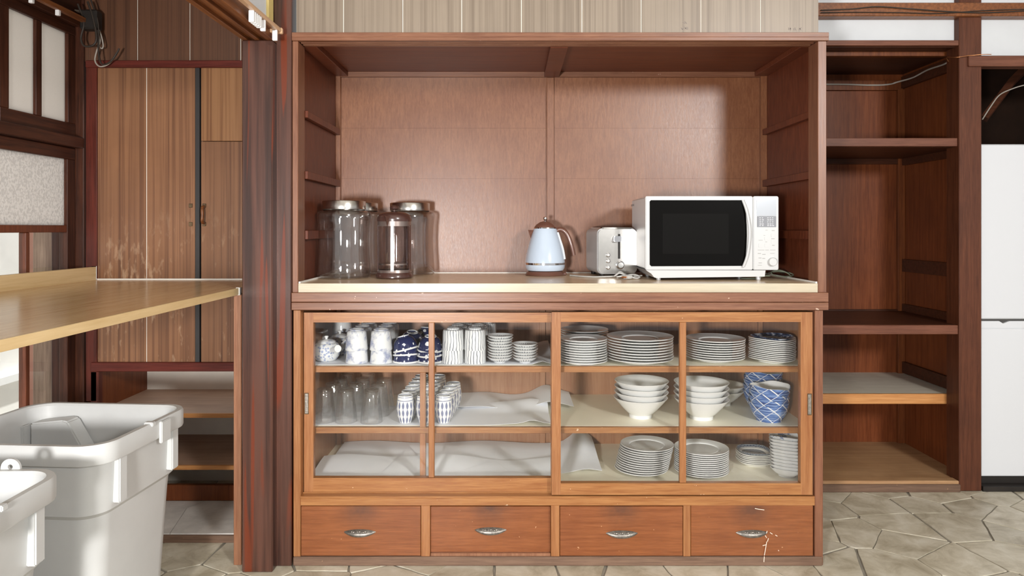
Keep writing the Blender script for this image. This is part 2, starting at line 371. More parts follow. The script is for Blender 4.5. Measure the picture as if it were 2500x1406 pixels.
for nm, bl in (('cer_bluesketch', p_bluesketch), ('cer_bluedots', p_bluedots), ('cer_stripes', p_stripes), ('cer_ticks', p_ticks), ('cer_lozenge', p_lozenge),
               ('cer_navy', p_navy), ('cer_waves', p_waves), ('cer_inkplate', p_inkplate), ('cer_weave', p_weave), ('cer_bluebranch', p_bluebranch)):
    pat_white(nm, bl)

# ------------------------------------------------------------------ mesh helpers
def link(name, me, mat, parent=None, loc=(0, 0, 0), smooth=False, rot=None):
    if mat is not None and len(me.materials) == 0: me.materials.append(MATS[mat])
    o = bpy.data.objects.new(name, me); COL.objects.link(o); o.location = loc
    if rot: o.rotation_euler = rot
    if parent is not None: o.parent = parent
    return o
def to_mesh(bm, name, smooth=False):
    bmesh.ops.recalc_face_normals(bm, faces=bm.faces)
    me = bpy.data.meshes.new(name); bm.to_mesh(me); bm.free()
    if smooth:
        for p in me.polygons: p.use_smooth = True
    return me
def autosmooth(me, ang=35):
    for p in me.polygons: p.use_smooth = True
    try: me.set_sharp_from_angle(angle=math.radians(ang))
    except Exception: pass
    return me
def bm_box(bm, x0, x1, y0, y1, z0, z1):
    vs = [bm.verts.new(p) for p in ((x0, y0, z0), (x1, y0, z0), (x1, y1, z0), (x0, y1, z0), (x0, y0, z1), (x1, y0, z1), (x1, y1, z1), (x0, y1, z1))]
    for f in ((0, 1, 2, 3), (4, 5, 6, 7), (0, 1, 5, 4), (1, 2, 6, 5), (2, 3, 7, 6), (3, 0, 4, 7)): bm.faces.new([vs[i] for i in f])
def wloc(o):
    v = Vector((0, 0, 0))
    while o is not None: v += o.location; o = o.parent
    return v
def boxes(name, lst, mat, parent=None, bevel=0.0015):
    """boxes in world coordinates joined into ONE mesh object, origin at the centre of the bounds"""
    lo = [min(b[i] for b in lst) for i in (0, 2, 4)]; hi = [max(b[i] for b in lst) for i in (1, 3, 5)]
    c = Vector([(a+b)/2 for a, b in zip(lo, hi)]); c.z = lo[2]
    bm = bmesh.new()
    for b in lst: bm_box(bm, b[0]-c.x, b[1]-c.x, b[2]-c.y, b[3]-c.y, b[4]-c.z, b[5]-c.z)
    if bevel:
        bmesh.ops.recalc_face_normals(bm, faces=bm.faces)
        bmesh.ops.bevel(bm, geom=list(bm.edges), offset=bevel, segments=1, affect='EDGES')
    me = to_mesh(bm, name)
    return link(name, me, mat, parent, c-(wloc(parent) if parent else Vector((0, 0, 0))))
def box(name, x0, x1, y0, y1, z0, z1, mat, parent=None, bevel=0.0015):
    return boxes(name, [(min(x0, x1), max(x0, x1), min(y0, y1), max(y0, y1), min(z0, z1), max(z0, z1))], mat, parent, bevel)
def pbox(name, px0, px1, py0, py1, Y0, Y1, mat, parent=None, bevel=0.0015):
    """box whose front face at depth Y0 spans the given photo pixels"""
    return box(name, WX(px0, Y0), WX(px1, Y0), Y0, Y1, WZ(py1, Y0), WZ(py0, Y0), mat, parent, bevel)
def lathe_mesh(name, prof, n=40, scalef=None, ang=40):
    """revolve (r,z) points; r=0 points become poles; scalef(a) -> radial factor for non-round rims"""
    bm = bmesh.new(); rings = []
    for r, z in prof:
        if r < 1e-6: rings.append([bm.verts.new((0, 0, z))])
        else:
            ring = []
            for i in range(n):
                a = 2*PI*i/n; s = scalef(a, r, z) if scalef else 1.0
                zz = z
                if isinstance(s, tuple): s, zz = s[0], z+s[1]
                ring.append(bm.verts.new((r*s*math.cos(a), r*s*math.sin(a), zz)))
            rings.append(ring)
    for A, B in zip(rings[:-1], rings[1:]):
        if len(A) == 1 and len(B) == 1: continue
        for i in range(n):
            j = (i+1) % n
            if len(A) == 1: bm.faces.new((A[0], B[i], B[j]))
            elif len(B) == 1: bm.faces.new((A[i], B[0], A[j]))
            else: bm.faces.new((A[i], B[i], B[j], A[j]))
    return autosmooth(to_mesh(bm, name), ang)
def catmull(pts, sub=6):
    pts = [Vector(p) for p in pts]; out = []
    P = [pts[0]]+pts+[pts[-1]]
    for i in range(1, len(P)-2):
        p0, p1, p2, p3 = P[i-1], P[i], P[i+1], P[i+2]
        for s in range(sub):
            t = s/sub
            out.append(0.5*((2*p1)+(-p0+p2)*t+(2*p0-5*p1+4*p2-p3)*t*t+(-p0+3*p1-3*p2+p3)*t**3))
    out.append(pts[-1]); return out
def tube_mesh(name, pts, r, n=8, sub=6, rz=None):
    path = catmull(pts, sub) if sub > 1 else [Vector(p) for p in pts]
    bm = bmesh.new(); rings = []; up = Vector((0, 0, 1)); prev = None
    for i, p in enumerate(path):
        d = (path[min(i+1, len(path)-1)]-path[max(i-1, 0)])
        if d.length < 1e-9: d = Vector((1, 0, 0))
        d.normalize()
        u = prev if prev is not None else (up if abs(d.z) < 0.95 else Vector((1, 0, 0)))
        s = d.cross(u)
        if s.length < 1e-6: s = d.cross(Vector((1, 0.3, 0.2)))
        s.normalize(); u = s.cross(d).normalized(); prev = u
        rr = r(i/(len(path)-1)) if callable(r) else r
        r2 = rr if rz is None else rz
        rings.append([bm.verts.new(p+s*(rr*math.cos(2*PI*k/n))+u*(r2*math.sin(2*PI*k/n))) for k in range(n)])
    for A, B in zip(rings[:-1], rings[1:]):
        for k in range(n): bm.faces.new((A[k], A[(k+1) % n], B[(k+1) % n], B[k]))
    bm.faces.new(rings[0]); bm.faces.new(list(reversed(rings[-1])))
    return autosmooth(to_mesh(bm, name), 60)
def tube(name, pts, r, mat, parent=None, n=8, sub=6, rz=None):
    """tube through world points; origin at its first point"""
    c = Vector(pts[0]); me = tube_mesh(name, [Vector(p)-c for p in pts], r, n, sub, rz)
    return link(name, me, mat, parent, c-(wloc(parent) if parent else Vector((0, 0, 0))))
def rrect(w, d, r, n=6):
    pts = []
    for cx, cy, a0 in ((w/2-r, d/2-r, 0), (-w/2+r, d/2-r, 90), (-w/2+r, -d/2+r, 180), (w/2-r, -d/2+r, 270)):
        for i in range(n+1):
            a = math.radians(a0+90*i/n); pts.append((cx+r*math.cos(a), cy+r*math.sin(a)))
    return pts
def loft_mesh(name, levels, n=6, cap0=True, cap1=True, ang=40):
    """levels: (w, d, corner radius, z [,cx, cy])"""
    bm = bmesh.new(); rings = []
    for L in levels:
        w, d, r, z = L[:4]; cx, cy = (L[4], L[5]) if len(L) > 4 else (0, 0)
        rings.append([bm.verts.new((x+cx, y+cy, z)) for x, y in rrect(w, d, r, n)])
    m = len(rings[0])
    for A, B in zip(rings[:-1], rings[1:]):
        for k in range(m): bm.faces.new((A[k], A[(k+1) % m], B[(k+1) % m], B[k]))
    if cap0: bm.faces.new(list(reversed(rings[0])))
    if cap1: bm.faces.new(rings[-1])
    return autosmooth(to_mesh(bm, name), ang)
def prism_mesh(name, poly, d, axis='Y'):
    """extrude 2-D polygon (u,v): axis Y -> (u, 0..d, v); axis Z -> (u, v, 0..d)"""
    bm = bmesh.new(); A = []; B = []
    for u, v in poly:
        if axis == 'Y': A.append(bm.verts.new((u, 0, v))); B.append(bm.verts.new((u, d, v)))
        elif axis == 'Z': A.append(bm.verts.new((u, v, 0))); B.append(bm.verts.new((u, v, d)))
        else: A.append(bm.verts.new((0, u, v))); B.append(bm.verts.new((d, u, v)))
    m = len(poly)
    for k in range(m): bm.faces.new((A[k], A[(k+1) % m], B[(k+1) % m], B[k]))
    bm.faces.new(list(reversed(A))); bm.faces.new(B)
    return to_mesh(bm, name)
def tag(o, label=None, cat=None, group=None, kind=None):
    if label: o['label'] = label
    if cat: o['category'] = cat
    if group: o['group'] = group
    if kind: o['kind'] = kind
    return o
def thing(name, label, cat, loc, rz=0.0, group=None):
    o = bpy.data.objects.new(name, None); COL.objects.link(o); o.location = loc; o.rotation_euler = (0, 0, rz); o.empty_display_size = 0.05
    return tag(o, label, cat, group)
def struct(o, label, cat=None): 
    o['label'] = label; o['kind'] = 'structure'; o['category'] = cat or 'structure'
    return o
def dup(root, loc, rot=None, label=None, group=None):
    r = root.copy(); COL.objects.link(r); r.location = loc
    if rot is not None: r.rotation_euler = rot
    if label: r['label'] = label
    if group: r['group'] = group
    for ch in list(root.children):
        c = ch.copy(); COL.objects.link(c); c.parent = r
        for g in list(ch.children):
            d = g.copy(); COL.objects.link(d); d.parent = c
    return r

# ================================================================== THE SETTING
# ---- floor with flagstones
floor = struct(box('floor', -1.9, 4.6, -5.5, 1.3, -0.06, -0.004, 'grout', None, 0), 'grey flagstone floor with irregular stones', 'floor')
def clip(poly, px, py, nx, ny):
    out = []
    for i in range(len(poly)):
        a, b = poly[i], poly[(i+1) % len(poly)]
        da = (a[0]-px)*nx+(a[1]-py)*ny; db = (b[0]-px)*nx+(b[1]-py)*ny
        if da <= 0: out.append(a)
        if (da < 0) != (db < 0):
            t = da/(da-db); out.append((a[0]+(b[0]-a[0])*t, a[1]+(b[1]-a[1])*t))
    return out
rs = random.Random(21); sites = []
for _ in range(9000):
    p = (rs.uniform(-1.85, 3.1), rs.uniform(-0.95, 0.95))
    if all(((p[0]-q[0])/1.12)**2+((p[1]-q[1])*1.0)**2 > 0.150**2 for q in sites): sites.append(p)
wts = [rs.uniform(-0.007, 0.007) for _ in sites]
for i, s in enumerate(sites):
    poly = [(s[0]-.3, s[1]-.3), (s[0]+.3, s[1]-.3), (s[0]+.3, s[1]+.3), (s[0]-.3, s[1]+.3)]
    for j, q in enumerate(sites):
        if i == j: continue
        dx, dy = q[0]-s[0], q[1]-s[1]; L = math.hypot(dx, dy)
        if L > 0.6: continue
        g = 0.0018+0.0045*random.Random(min(i, j)*977+max(i, j)).random()
        tt = 0.5+(wts[i]-wts[j])/(2*L*L)
        poly = clip(poly, s[0]+dx*tt-dx/L*g, s[1]+dy*tt-dy/L*g, dx/L, dy/L)
        if len(poly) < 3: break
    poly = clip(poly, 0, 1.0, 0, 1)
    if len(poly) < 3: continue
    P2 = []                                      # roughen the outline
    for a in range(len(poly)):
        A, B = poly[a], poly[(a+1) % len(poly)]; L = math.hypot(B[0]-A[0], B[1]-A[1])
        nseg = max(1, int(L/0.035))
        for t in range(nseg):
            f = t/nseg; j = 0.0022 if t else 0.0
            P2.append((A[0]+(B[0]-A[0])*f+rs.uniform(-j, j)-s[0], A[1]+(B[1]-A[1])*f+rs.uniform(-j, j)-s[1]))
    me = prism_mesh('stone', P2, 0.004, 'Z')
    link('stone', me, 'flagstone', floor, (s[0]-floor.location.x, s[1]-floor.location.y, -0.004-floor.location.z))
struct(box('ceiling', -1.9, 4.6, -5.5, 1.3, 2.42, 2.45, 'ceiling_paint', None, 0), 'plain painted ceiling above the kitchen', 'ceiling')
# ---- beige panelled wall above the niche
wb = struct(box('wall_back', -0.738, 1.047, 0.0056, 0.05, WZ(82, 0), 2.42, 'white_paint', None, 0), 'beige veneer panelled wall above the open cupboard', 'wall')
edges = [722, 838, 983, 1127, 1273, 1421, 1566, 1712, 1858, 2000]
for a, b in zip(edges[:-1], edges[1:]):
    box('plank', WX(a, 0)+0.0012, WX(b, 0)-0.0012, 0.004, 0.0055, WZ(80.5, 0), 2.42, 'veneer_top', wb, 0)
def strokes(name, lines, Y, mat, parent):
    bm = bmesh.new(); c = Vector((WX(lines[0][0], Y), Y, WZ(lines[0][1], Y)))
    for x0, y0, x1, y1 in lines:
        A = Vector((WX(x0, Y), WZ(y0, Y))); B = Vector((WX(x1, Y), WZ(y1, Y))); d = (B-A).normalized(); n = Vector((-d.y, d.x))*0.0011
        q = [A+n, B+n, B-n, A-n]
        f = [bm.verts.new((p.x-c.x, 0, p.y-c.z)) for p in q]; g = [bm.verts.new((p.x-c.x, 0.0006, p.y-c.z)) for p in q]
        bm.faces.new(f); bm.faces.new(g)
        for k in range(4): bm.faces.new((f[k], f[(k+1) % 4], g[(k+1) % 4], g[k]))
    return link(name, to_mesh(bm, name), mat, parent, c-wloc(parent))
strokes('pencil_mark', [(1663, 67, 1666, 72), (1666, 72, 1669, 66), (1671, 66, 1677, 72), (1672, 71, 1677, 66), (1679, 66, 1679, 72), (1667, 54, 1673, 57), (1672, 52, 1677, 58)], 0.0034, 'pencil', wb)
strokes('pencil_mark', [(1926, 67, 1926, 73), (1930, 67, 1930, 74), (1928, 70, 1931, 70), (1938, 69, 1939, 74), (1941, 67, 1943, 74), (1950, 73, 1957, 67), (1951, 68, 1956, 73)], 0.0034, 'pencil', wb)
# ---- plaster wall at right, behind posts
YR = 0.668
pl = [(1.05, 3.1, YR+0.035, YR+0.07, WZ(3, YR), 2.42),
      (1.05, 1.96, YR+0.035, YR+0.07, WZ(99, YR), WZ(38, YR)),
      (2.05, 3.1, YR+0.035, YR+0.07, WZ(140, YR), WZ(38, YR))]
struct(boxes('wall_right', pl, 'white_plaster', None, 0), 'white plaster wall strips above the dark alcoves', 'wall')
struct(box('trim_1', 1.05, 3.1, YR-0.02, YR+0.04, WZ(39, YR-.02), WZ(6, YR-.02), 'wood_lintel', None, 0.003), 'dark reddish beam with cables along the top right', 'beam')
struct(pbox('trim_2', 2342, 2397, -60, 1199, YR, YR+0.092, 'wood_alcove_post', None, 0.003), 'dark brown square post between the shelves and refrigerator', 'post')
struct(box('trim_3', WX(2366, YR-.012), 3.1, YR-0.012, YR+0.05, WZ(163, YR), WZ(137, YR), 'wood_alcove_rail', None, 0.003), 'dark lintel above the refrigerator opening', 'lintel')
# cables along the beam
def cab(name, pts, r, mat, label, cat='cable'):
    return tag(tube(name, pts, r, mat, None, 6, 5), label, cat)
Yc = YR-0.026
cab('cable', [(WX(x, Yc), Yc-(0.003 if 2100 < x < 2350 else 0), WZ(y, Yc)) for x, y in ((2004, 25), (2080, 22), (2140, 17), (2220, 22), (2300, 28), (2380, 31), (2440, 30), (2520, 25))], 0.0026, 'cord_dark', 'dark cable sagging across the top right beam, upper one')
cab('cable', [(WX(x, Yc), Yc, WZ(y, Yc)) for x, y in ((2004, 31), (2090, 30), (2200, 31), (2290, 33), (2400, 26), (2520, 22))], 0.0022, 'cord_dark', 'thin dark cable lower along the top right beam')
Ycl = 0.69
cab('cable', [(WX(x, Y), Y, WZ(y, Y)) for x, y, Y in ((2316, 150, .74), (2312, 140, .72), (2335, 140, .655), (2365, 136, .652), (2400, 133, .640), (2420, 133, .640))], 0.0016, 'copper', 'thin bare copper wire crossing the dark post')
# ---- room behind the opening above fridge
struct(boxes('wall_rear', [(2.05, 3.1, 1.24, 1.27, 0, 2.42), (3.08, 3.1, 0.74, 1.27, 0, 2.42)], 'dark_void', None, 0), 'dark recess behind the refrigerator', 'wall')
# brace and cable inside the dark opening
tag(tube('brace', [(WX(2402, 0.9), 0.9, WZ(290, .9)), (WX(2470, .95), .95, WZ(200, .95)), (WX(2520, 1.0), 1.0, WZ(150, 1.0))], 0.022, 'wood_alcove_dark', None, 4, 1), 'dark diagonal timber brace above the refrigerator', 'brace')
cab('cable', [(WX(x, .86), .86, WZ(y, .86)) for x, y in ((2398, 292), (2420, 258), (2440, 232), (2468, 218), (2500, 208), (2540, 202))], 0.003, 'cord_pale', 'pale cable curving over the refrigerator')

# ---- left posts and lintel
struct(pbox('trim_4', 590, 665, 97, 1398, -0.05, 0.05, 'wood_post', None, 0.004), 'thick dark polished post with red grain, the nearer one', 'post')
struct(box('trim_5', -0.8125, -0.7515, -0.007, 0.09, 0, 2.42, 'wood_post', None, 0.003), 'dark post with red grain next to the cupboard', 'post')
zl = WZ(97, -0.05)
bm_l = [(-0.9036, -0.885, -1.7, 0.05, zl, zl+0.062), (-0.862, -0.846, -1.7, 0.05, zl, zl+0.062), (-0.822, -0.801, -1.7, 0.05, zl, zl+0.062), (-0.9016, -0.803, -1.698, 0.048, zl+0.012, zl+0.060)]
struct(boxes('trim_6', bm_l, 'wood_lintel', None, 0.001), 'grooved wooden sliding door lintel running towards the camera', 'lintel')
wo = struct(boxes('wall_left_opening', [(-0.88, -0.82, -1.7, -0.055, zl+0.062, 2.42)], 'white_plaster', None, 0), 'white wall strip above the grooved lintel', 'wall')
box('edge_strip', -0.832, -0.812, -0.054, -0.008, zl+0.062, 2.42, 'strip_yellow', wo, 0.001)
cr = thing('curtain_rail', 'tan curtain rail with white clips on the lintel', 'curtain rail', (-0.775, -0.06, zl+0.015))
me = prism_mesh('rail', [(-0.007, -0.006), (0.007, -0.006), (0.009, 0.0), (0.007, 0.007), (-0.007, 0.007)], 1.5, 'Y')
link('rail', me, 'rail_tan', cr, (0, -1.5, 0.012))
box('end_cap', -0.786, -0.764, -0.065, -0.05, zl+0.017, zl+0.037, 'rail_tan', cr, 0.003)
box('bracket', -0.801, -0.775, -0.075, -0.06, zl+0.018, zl+0.03, 'rail_tan', cr, 0.001)
for yy in (-0.09, -0.20, -0.235, -0.25, -0.265, -0.28, -0.295):
    box('clip', -0.787, -0.771, yy-0.005, yy+0.005, zl-0.014, zl+0.022, 'clip_white', cr, 0.002)

# ---- left room: closet wall
YC = 0.38
wc = struct(box('wall_closet', WX(200, YC), -0.82, YC+0.0036, YC+0.05, WZ(150, YC), 2.42, 'white_paint', None, 0), 'dark veneer panelled wall above the closet doors', 'wall')
for a, b in zip([200, 335, 463, 587], [335, 463, 587, 700]):
    box('plank', WX(a, YC)+0.0012, WX(b, YC)-0.0012, YC+0.002, YC+0.0035, WZ(150, YC), 2.42, 'veneer_upper', wc, 0)
cl = thing('closet', 'tall built-in veneer closet behind the pale counter with open shelves below', 'closet', (-1.30, YC, 0))
pbox('head_rail', 208, 700, 147, 164, YC-0.016, YC+0.03, 'wood_red_rail', cl, 0.002)
pbox('side_stile', 209, 236, 150, 980, YC-0.008, YC+0.03, 'wood_red_stile', cl, 0.002)
pbox('sill_rail', 221, 700, 885, 907, YC-0.016, YC+0.03, 'wood_red_rail', cl, 0.002)
pbox('lower_stile', 221, 241, 907, 1160, YC-0.008, YC+0.02, 'wood_red_stile', cl, 0.002)
def cdoor(px0, px1, py0, py1, nm='door', mat='veneer_closet'): return pbox(nm, px0, px1, py0, py1, YC, YC+0.018, mat, cl, 0.001)
d1 = cdoor(236, 357.2, 165, 885); d1b = cdoor(358.4, 476, 165, 885)
box('black_edge_strip', WX(477, YC), WX(488, YC), YC-0.003, YC+0.015, WZ(885, YC), WZ(165, YC), 'black_strip', cl, 0.001)
d2 = cdoor(491, 700, 345.5, 885); d2b = cdoor(491, 700, 165, 344, 'upper_panel', 'veneer_closet_patch')
box('seam_strip', WX(357.2, YC), WX(358.4, YC), YC+0.001, YC+0.018, WZ(885, YC), WZ(165, YC), 'white_paint', cl, 0)
box('door_backing', WX(236, YC), -0.82, YC+0.018, YC+0.028, WZ(885, YC), WZ(165, YC), 'wood_shelf_left', cl, 0)
hz0, hz1 = WZ(552, YC), WZ(497, YC)
hx = WX(499, YC)
hd = tube('handle', [(hx, YC-0.004, hz0+.012), (hx+.002, YC-0.024, hz0+.018), (hx+.004, YC-0.027, (hz0+hz1)/2), (hx+.002, YC-0.024, hz1-.018), (hx, YC-0.004, hz1-.012)], 0.006, 'wood_lintel', d2, 8, 5)
for zz in (hz0+.008, hz1-.008):
    box('mount_plate', hx-.007, hx+.007, YC-0.004, YC, zz-.008, zz+.008, 'brass_old', d2, 0.001)
    box('mount_plate', WX(466, YC)-.007, WX(466, YC)+.007, YC-0.004, YC, zz-.008, zz+.008, 'brass_old', d1b, 0.001)
# open shelves below the closet doors
YB = 0.80
box('back_board', -1.72, -0.80, YB, YB+0.01, 0.0, 0.60, 'white_paint', cl, 0)
box('inner_side_panel', -1.70, -1.665, YC+0.02, YB, 0.0, 0.58, 'wood_alcove', cl, 0)
for pyf in (1010, 1137):
    z = WZ(pyf, YC)
    sh = box('shelf', -1.665, -0.80, YC+0.012, YB, z-0.016, z, 'wood_shelf_left', cl, 0)
    box('edge_strip', -1.665, -0.80, YC, YC+0.012, z-0.0165, z+0.0005, 'wood_edge_light', sh, 0.001)
box('plinth', -1.665, -0.80, 0.487, 0.507, 0.03, 0.095, 'wood_alcove', cl, 0.002)
slab = thing('step_slab', 'grey marble slab step cracked across, under the closet shelves', 'slab', (-1.3, 0.33, 0))
za, ya, yb = 0.030, 0.182, 0.487
def slabpart(poly, nm='slab_piece'):
    link(nm, prism_mesh(nm, [(x+1.3, y-0.33) for x, y in poly], za, 'Z'), 'marble_slab', slab, (0, 0, 0))
xA, xB = WX(500, yb), WX(415, ya)
slabpart([(-1.7, ya), (xB-0.001, ya), (xA-0.04, 0.41), (xA-0.001, yb), (-1.7, yb)])
slabpart([(xB+0.001, ya), (-0.82, ya), (-0.82, yb), (xA+0.001, yb), (xA-0.038, 0.41)])
struct(box('baseboard_left', -1.7, -0.95, 0.17, 0.182, 0, 0.026, 'wood_base', None, 0.001), 'narrow grey sill strip in front of the marble slab', 'sill')

# ---- left pale counter
ZC = WZ(683, YC)
ct = thing('counter', 'pale wood counter along the window with low backsplash', 'counter', (-1.30, -0.4, ZC-0.022))
box('top', -1.643, -0.936, -1.32, YC-0.002, ZC-0.022, ZC, 'wood_counter_top', ct, 0.001)
box('front_edge', -0.936, -0.930, -1.32, 0.0, ZC-0.0225, ZC+0.0004, 'wood_counter_edge', ct, 0.0006)
box('backsplash', -1.662, -1.643, -1.32, YC-0.004, ZC-0.02, WZ(651, YC), 'wood_counter_edge', ct, 0.001)
box('backsplash_end_trim', -1.662, -1.641, YC-0.008, YC-0.001, ZC, WZ(649, YC), 'caulk', ct, 0.001)
box('caulk_line', -1.641, -0.94, YC-0.006, YC-0.001, ZC, ZC+0.005, 'caulk', ct, 0.001)
box('end_cap', -0.940, -0.927, -0.008, 0.004, ZC-0.024, ZC+0.002, 'caulk', ct, 0.0006)
ep = box('end_panel', WX(570, 0), WX(589, 0), 0.0, 0.16, 0.0, ZC-0.0225, 'wood_end_panel', None, 0.002)
tag(ep, 'upright brown end board carrying the pale counter beside the post', 'board')

# ---- left window wall
XW = -1.74
def Yat(px, X): return F*X/(px-1250.0)-D
struct(boxes('trim_7', [(-1.82, -1.692, YC-0.008, YC+0.10, 0, 2.42)], 'wood_window_v', None, 0.003), 'dark corner post between window and closet', 'post')
struct(boxes('wall_left', [(-1.82, -1.70, -1.4, YC-0.01, WZ(80, .325)+0.035, 2.42), (-1.82, -1.70, -1.4, YC-0.01, 0, 0.10), (-1.82, -1.69, -1.4, -0.95, 0, 2.42)], 'wood_window', None, 0.002), 'dark timber wall around the left window', 'wall')
struct(box('trim_8', -1.80, -1.69, -0.95, YC-0.006, WZ(359, .325), WZ(333, .325), 'wood_window', None, 0.003), 'dark ledge between the two window rows', 'ledge')
Y1 = 0.322
def sash(name, label, z0, z1, ya_, yb_, rail_b, rail_t, stile, X=XW):
    w = thing(name, label, 'window', (X, (ya_+yb_)/2, z0)); w['kind'] = 'structure'
    box('bottom_rail', X-0.017, X+0.017, ya_, yb_, z0, z0+rail_b, 'wood_window', w, 0.002)
    box('top_rail', X-0.017, X+0.017, ya_, yb_, z1-rail_t, z1, 'wood_window', w, 0.002)
    for y in (ya_, yb_-stile): box('stile', X-0.016, X+0.016, y, y+stile, z0+rail_b, z1-rail_t, 'wood_window_v', w, 0.002)
    return w
zt0, zt1 = WZ(331, .325), WZ(80, .325)+0.035
zp0, zp1 = WZ(299, .325), WZ(80, .325)
for n_, (ya_, yb_) in enumerate(((-0.035, YC-0.008), (-0.46, -0.04), (-0.92, -0.465))):
    w = sash(f'window_{n_+1}', ('frosted upper window with two panes beside the closet', 'second frosted upper window further along the counter', 'frosted upper window nearest the camera')[n_], zt0, zt1, ya_, yb_, zp0-zt0, zt1-zp1, 0.045 if n_ == 0 else 0.035)
    mid = (0.147+0.18)/2 if n_ == 0 else (ya_+yb_)/2
    box('mullion', XW-0.014, XW+0.014, mid-0.016, mid+0.016, zp0, zp1, 'wood_window_v', w, 0.002)
    for a, b in ((ya_+0.035, mid-0.016), (mid+0.016, yb_-0.04)):
        box('pane', XW-0.003, XW+0.003, a, b, zp0, zp1, 'glass_frosted', w, 0)
zb0, zb1 = 0.10, WZ(359, .325)-0.001
zf0, zf1 = WZ(550, Y1), WZ(388, Y1)
for n_, (ya_, yb_) in enumerate(((-0.40, YC-0.010), (-0.92, -0.405))):
    w = sash(f'window_{n_+4}', ('tall sash with frosted pane over clear panes behind the counter', 'tall sash window nearest the camera along the counter')[n_], zb0, zb1, ya_, yb_, 0.06, zb1-zf1, 0.048)
    box('middle_rail', XW-0.015, XW+0.015, ya_+0.048, yb_-0.048, zf0-0.027, zf0, 'wood_window_red', w, 0.002)
    box('frosted_pane', XW-0.003, XW+0.003, ya_+0.048, yb_-0.048, zf0, zf1, 'glass_rain', w, 0)
    ms = [Yat(59, XW)] if n_ == 0 else []
    ms += [ms[0]-0.24] if ms else [-0.66]
    ys = [ya_+0.048]+sorted(ms)+[yb_-0.048]
    for m_ in ms: box('mullion', XW-0.013, XW+0.013, m_-0.011, m_+0.011, zb0+0.06, zf0-0.027, 'wood_window_red', w, 0.002)
    for a, b in zip(ys[:-1], ys[1:]):
        box('clear_pane', XW-0.002, XW+0.002, a+0.011 if a > ya_+0.05 else a, b-0.011 if b < yb_-0.05 else b, zb0+0.06, zf0-0.027, 'glass_clear_window', w, 0)
# curtain rail strip over the window and loose cables in the corner
wr = thing('window_rail', 'brown wooden curtain strip above the left window', 'curtain rail', (-1.66, -0.2, WZ(60, .3)))
box('strip', -1.665, -1.645, -0.9, 0.33, WZ(58, .33), WZ(47, .33), 'wood_lintel', wr, 0.002)
for yy in (0.02, 0.16): box('clip', -1.662, -1.648, yy-.006, yy+.006, WZ(58, .33)-.02, WZ(58, .33), 'clip_white', wr, 0.001)
Yk = 0.33
def kp(l, dy=0): return [(WX(x, Yk+dy), Yk+dy, WZ(y, Yk+dy)) for x, y in l]
cab('cable', kp([(120, 8), (170, 22), (215, 32), (232, 45), (236, 70), (244, 100), (236, 125), (232, 148), (243, 162), (262, 158), (280, 140), (291, 120)]), 0.0030, 'cord_pale', 'pale cable looping down in the upper left corner')
cab('cable', kp([(150, 14), (205, 34), (228, 42), (238, 62), (248, 90), (252, 112), (247, 118), (238, 100), (233, 60), (224, 30)], 0.008), 0.0028, 'cord_pale', 'pale cable doubled back on itself in the upper left corner')
cab('cable', kp([(222, 0), (230, 24), (240, 60), (240, 120), (248, 156), (270, 150), (286, 128), (291, 118)], -0.012), 0.0030, 'cord_dark', 'dark cable with hooked end in the upper left corner')
cab('cable', kp([(190, 10), (205, 55), (198, 92), (206, 112), (228, 110), (236, 90), (226, 40), (214, 4)], -0.02), 0.004, 'cord_dark', 'dark coiled cable high beside the corner post')
tag(box('junction_box', -1.672, -1.605, 0.31, 0.355, WZ(70, .31), WZ(22, .31), 'black_base', None, 0.006), 'small dark junction box among the corner cables', 'box')

# ---- outside, seen through the clear panes
struct(box('ground_outside', -6.0, -1.83, -3.0, 5.0, -0.12, -0.06, 'outside_ground', None, 0), 'pale paved ground outside the window', 'ground')
nb = thing('neighbour_wall', 'white rendered neighbouring wall with ledge seen through the window', 'wall', (-3.0, 1.0, -0.06))
box('render', -3.15, -3.0, -2.0, 4.5, -0.06, 2.8, 'outside_wall', nb, 0)
box('ledge', -3.0, -2.95, -2.0, 4.5, 0.24, 0.29, 'clip_white', nb, 0.004)
for i in range(10): box('siding_board', -3.0, -2.985, -1.0+i*0.42, -0.585+i*0.42, -0.06, 0.235, 'outside_wall', nb, 0.003)
tag(box('outside_post', -1.965, -1.875, 0.475, 0.56, -0.06, 2.5, 'wood_weathered', None, 0.004), 'weathered timber post standing outside the window', 'post')
tag(box('outside_pillar', -2.27, -2.16, 0.83, 0.93, -0.06, 2.5, 'outside_pink', None, 0.004), 'pink painted pillar outside the window', 'pillar')

# ================================================================== RIGHT ALCOVE SHELVES
al = thing('built_in_shelves', 'dark brown built-in alcove shelves right of the cupboard', 'shelving', (1.55, 0.95, 0))
YAb, XAr = 1.24, 2.03
box('back_panel', 1.08, XAr, YAb, YAb+0.01, 0.02, 1.965, 'wood_alcove', al, 0)
box('side_panel', XAr, XAr+0.012, YR+0.092, YAb, 0.02, 1.965, 'wood_alcove', al, 0)
box('left_side_panel', 1.08, 1.092, YR+0.02, YAb, 0.02, 1.965, 'wood_alcove', al, 0)
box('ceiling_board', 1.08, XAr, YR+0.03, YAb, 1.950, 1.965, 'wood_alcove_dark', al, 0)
pbox('head_rail', 1900, 2341, 98, 111, YR+0.004, YR+0.05, 'wood_alcove_rail', al, 0.002)
box('ceiling_rail', 1.092, XAr, YR+0.10, YR+0.13, 1.930, 1.950, 'wood_alcove_batten', al, 0.001)
pbox('back_rail', 1950, 2205, 196, 220, YAb-0.02, YAb, 'wood_alcove_batten', al, 0.001)
box('side_rail', XAr-0.02, XAr, YR+0.10, YAb-0.02, WZ(218, YAb), WZ(190, YAb), 'wood_alcove_dark', al, 0.001)
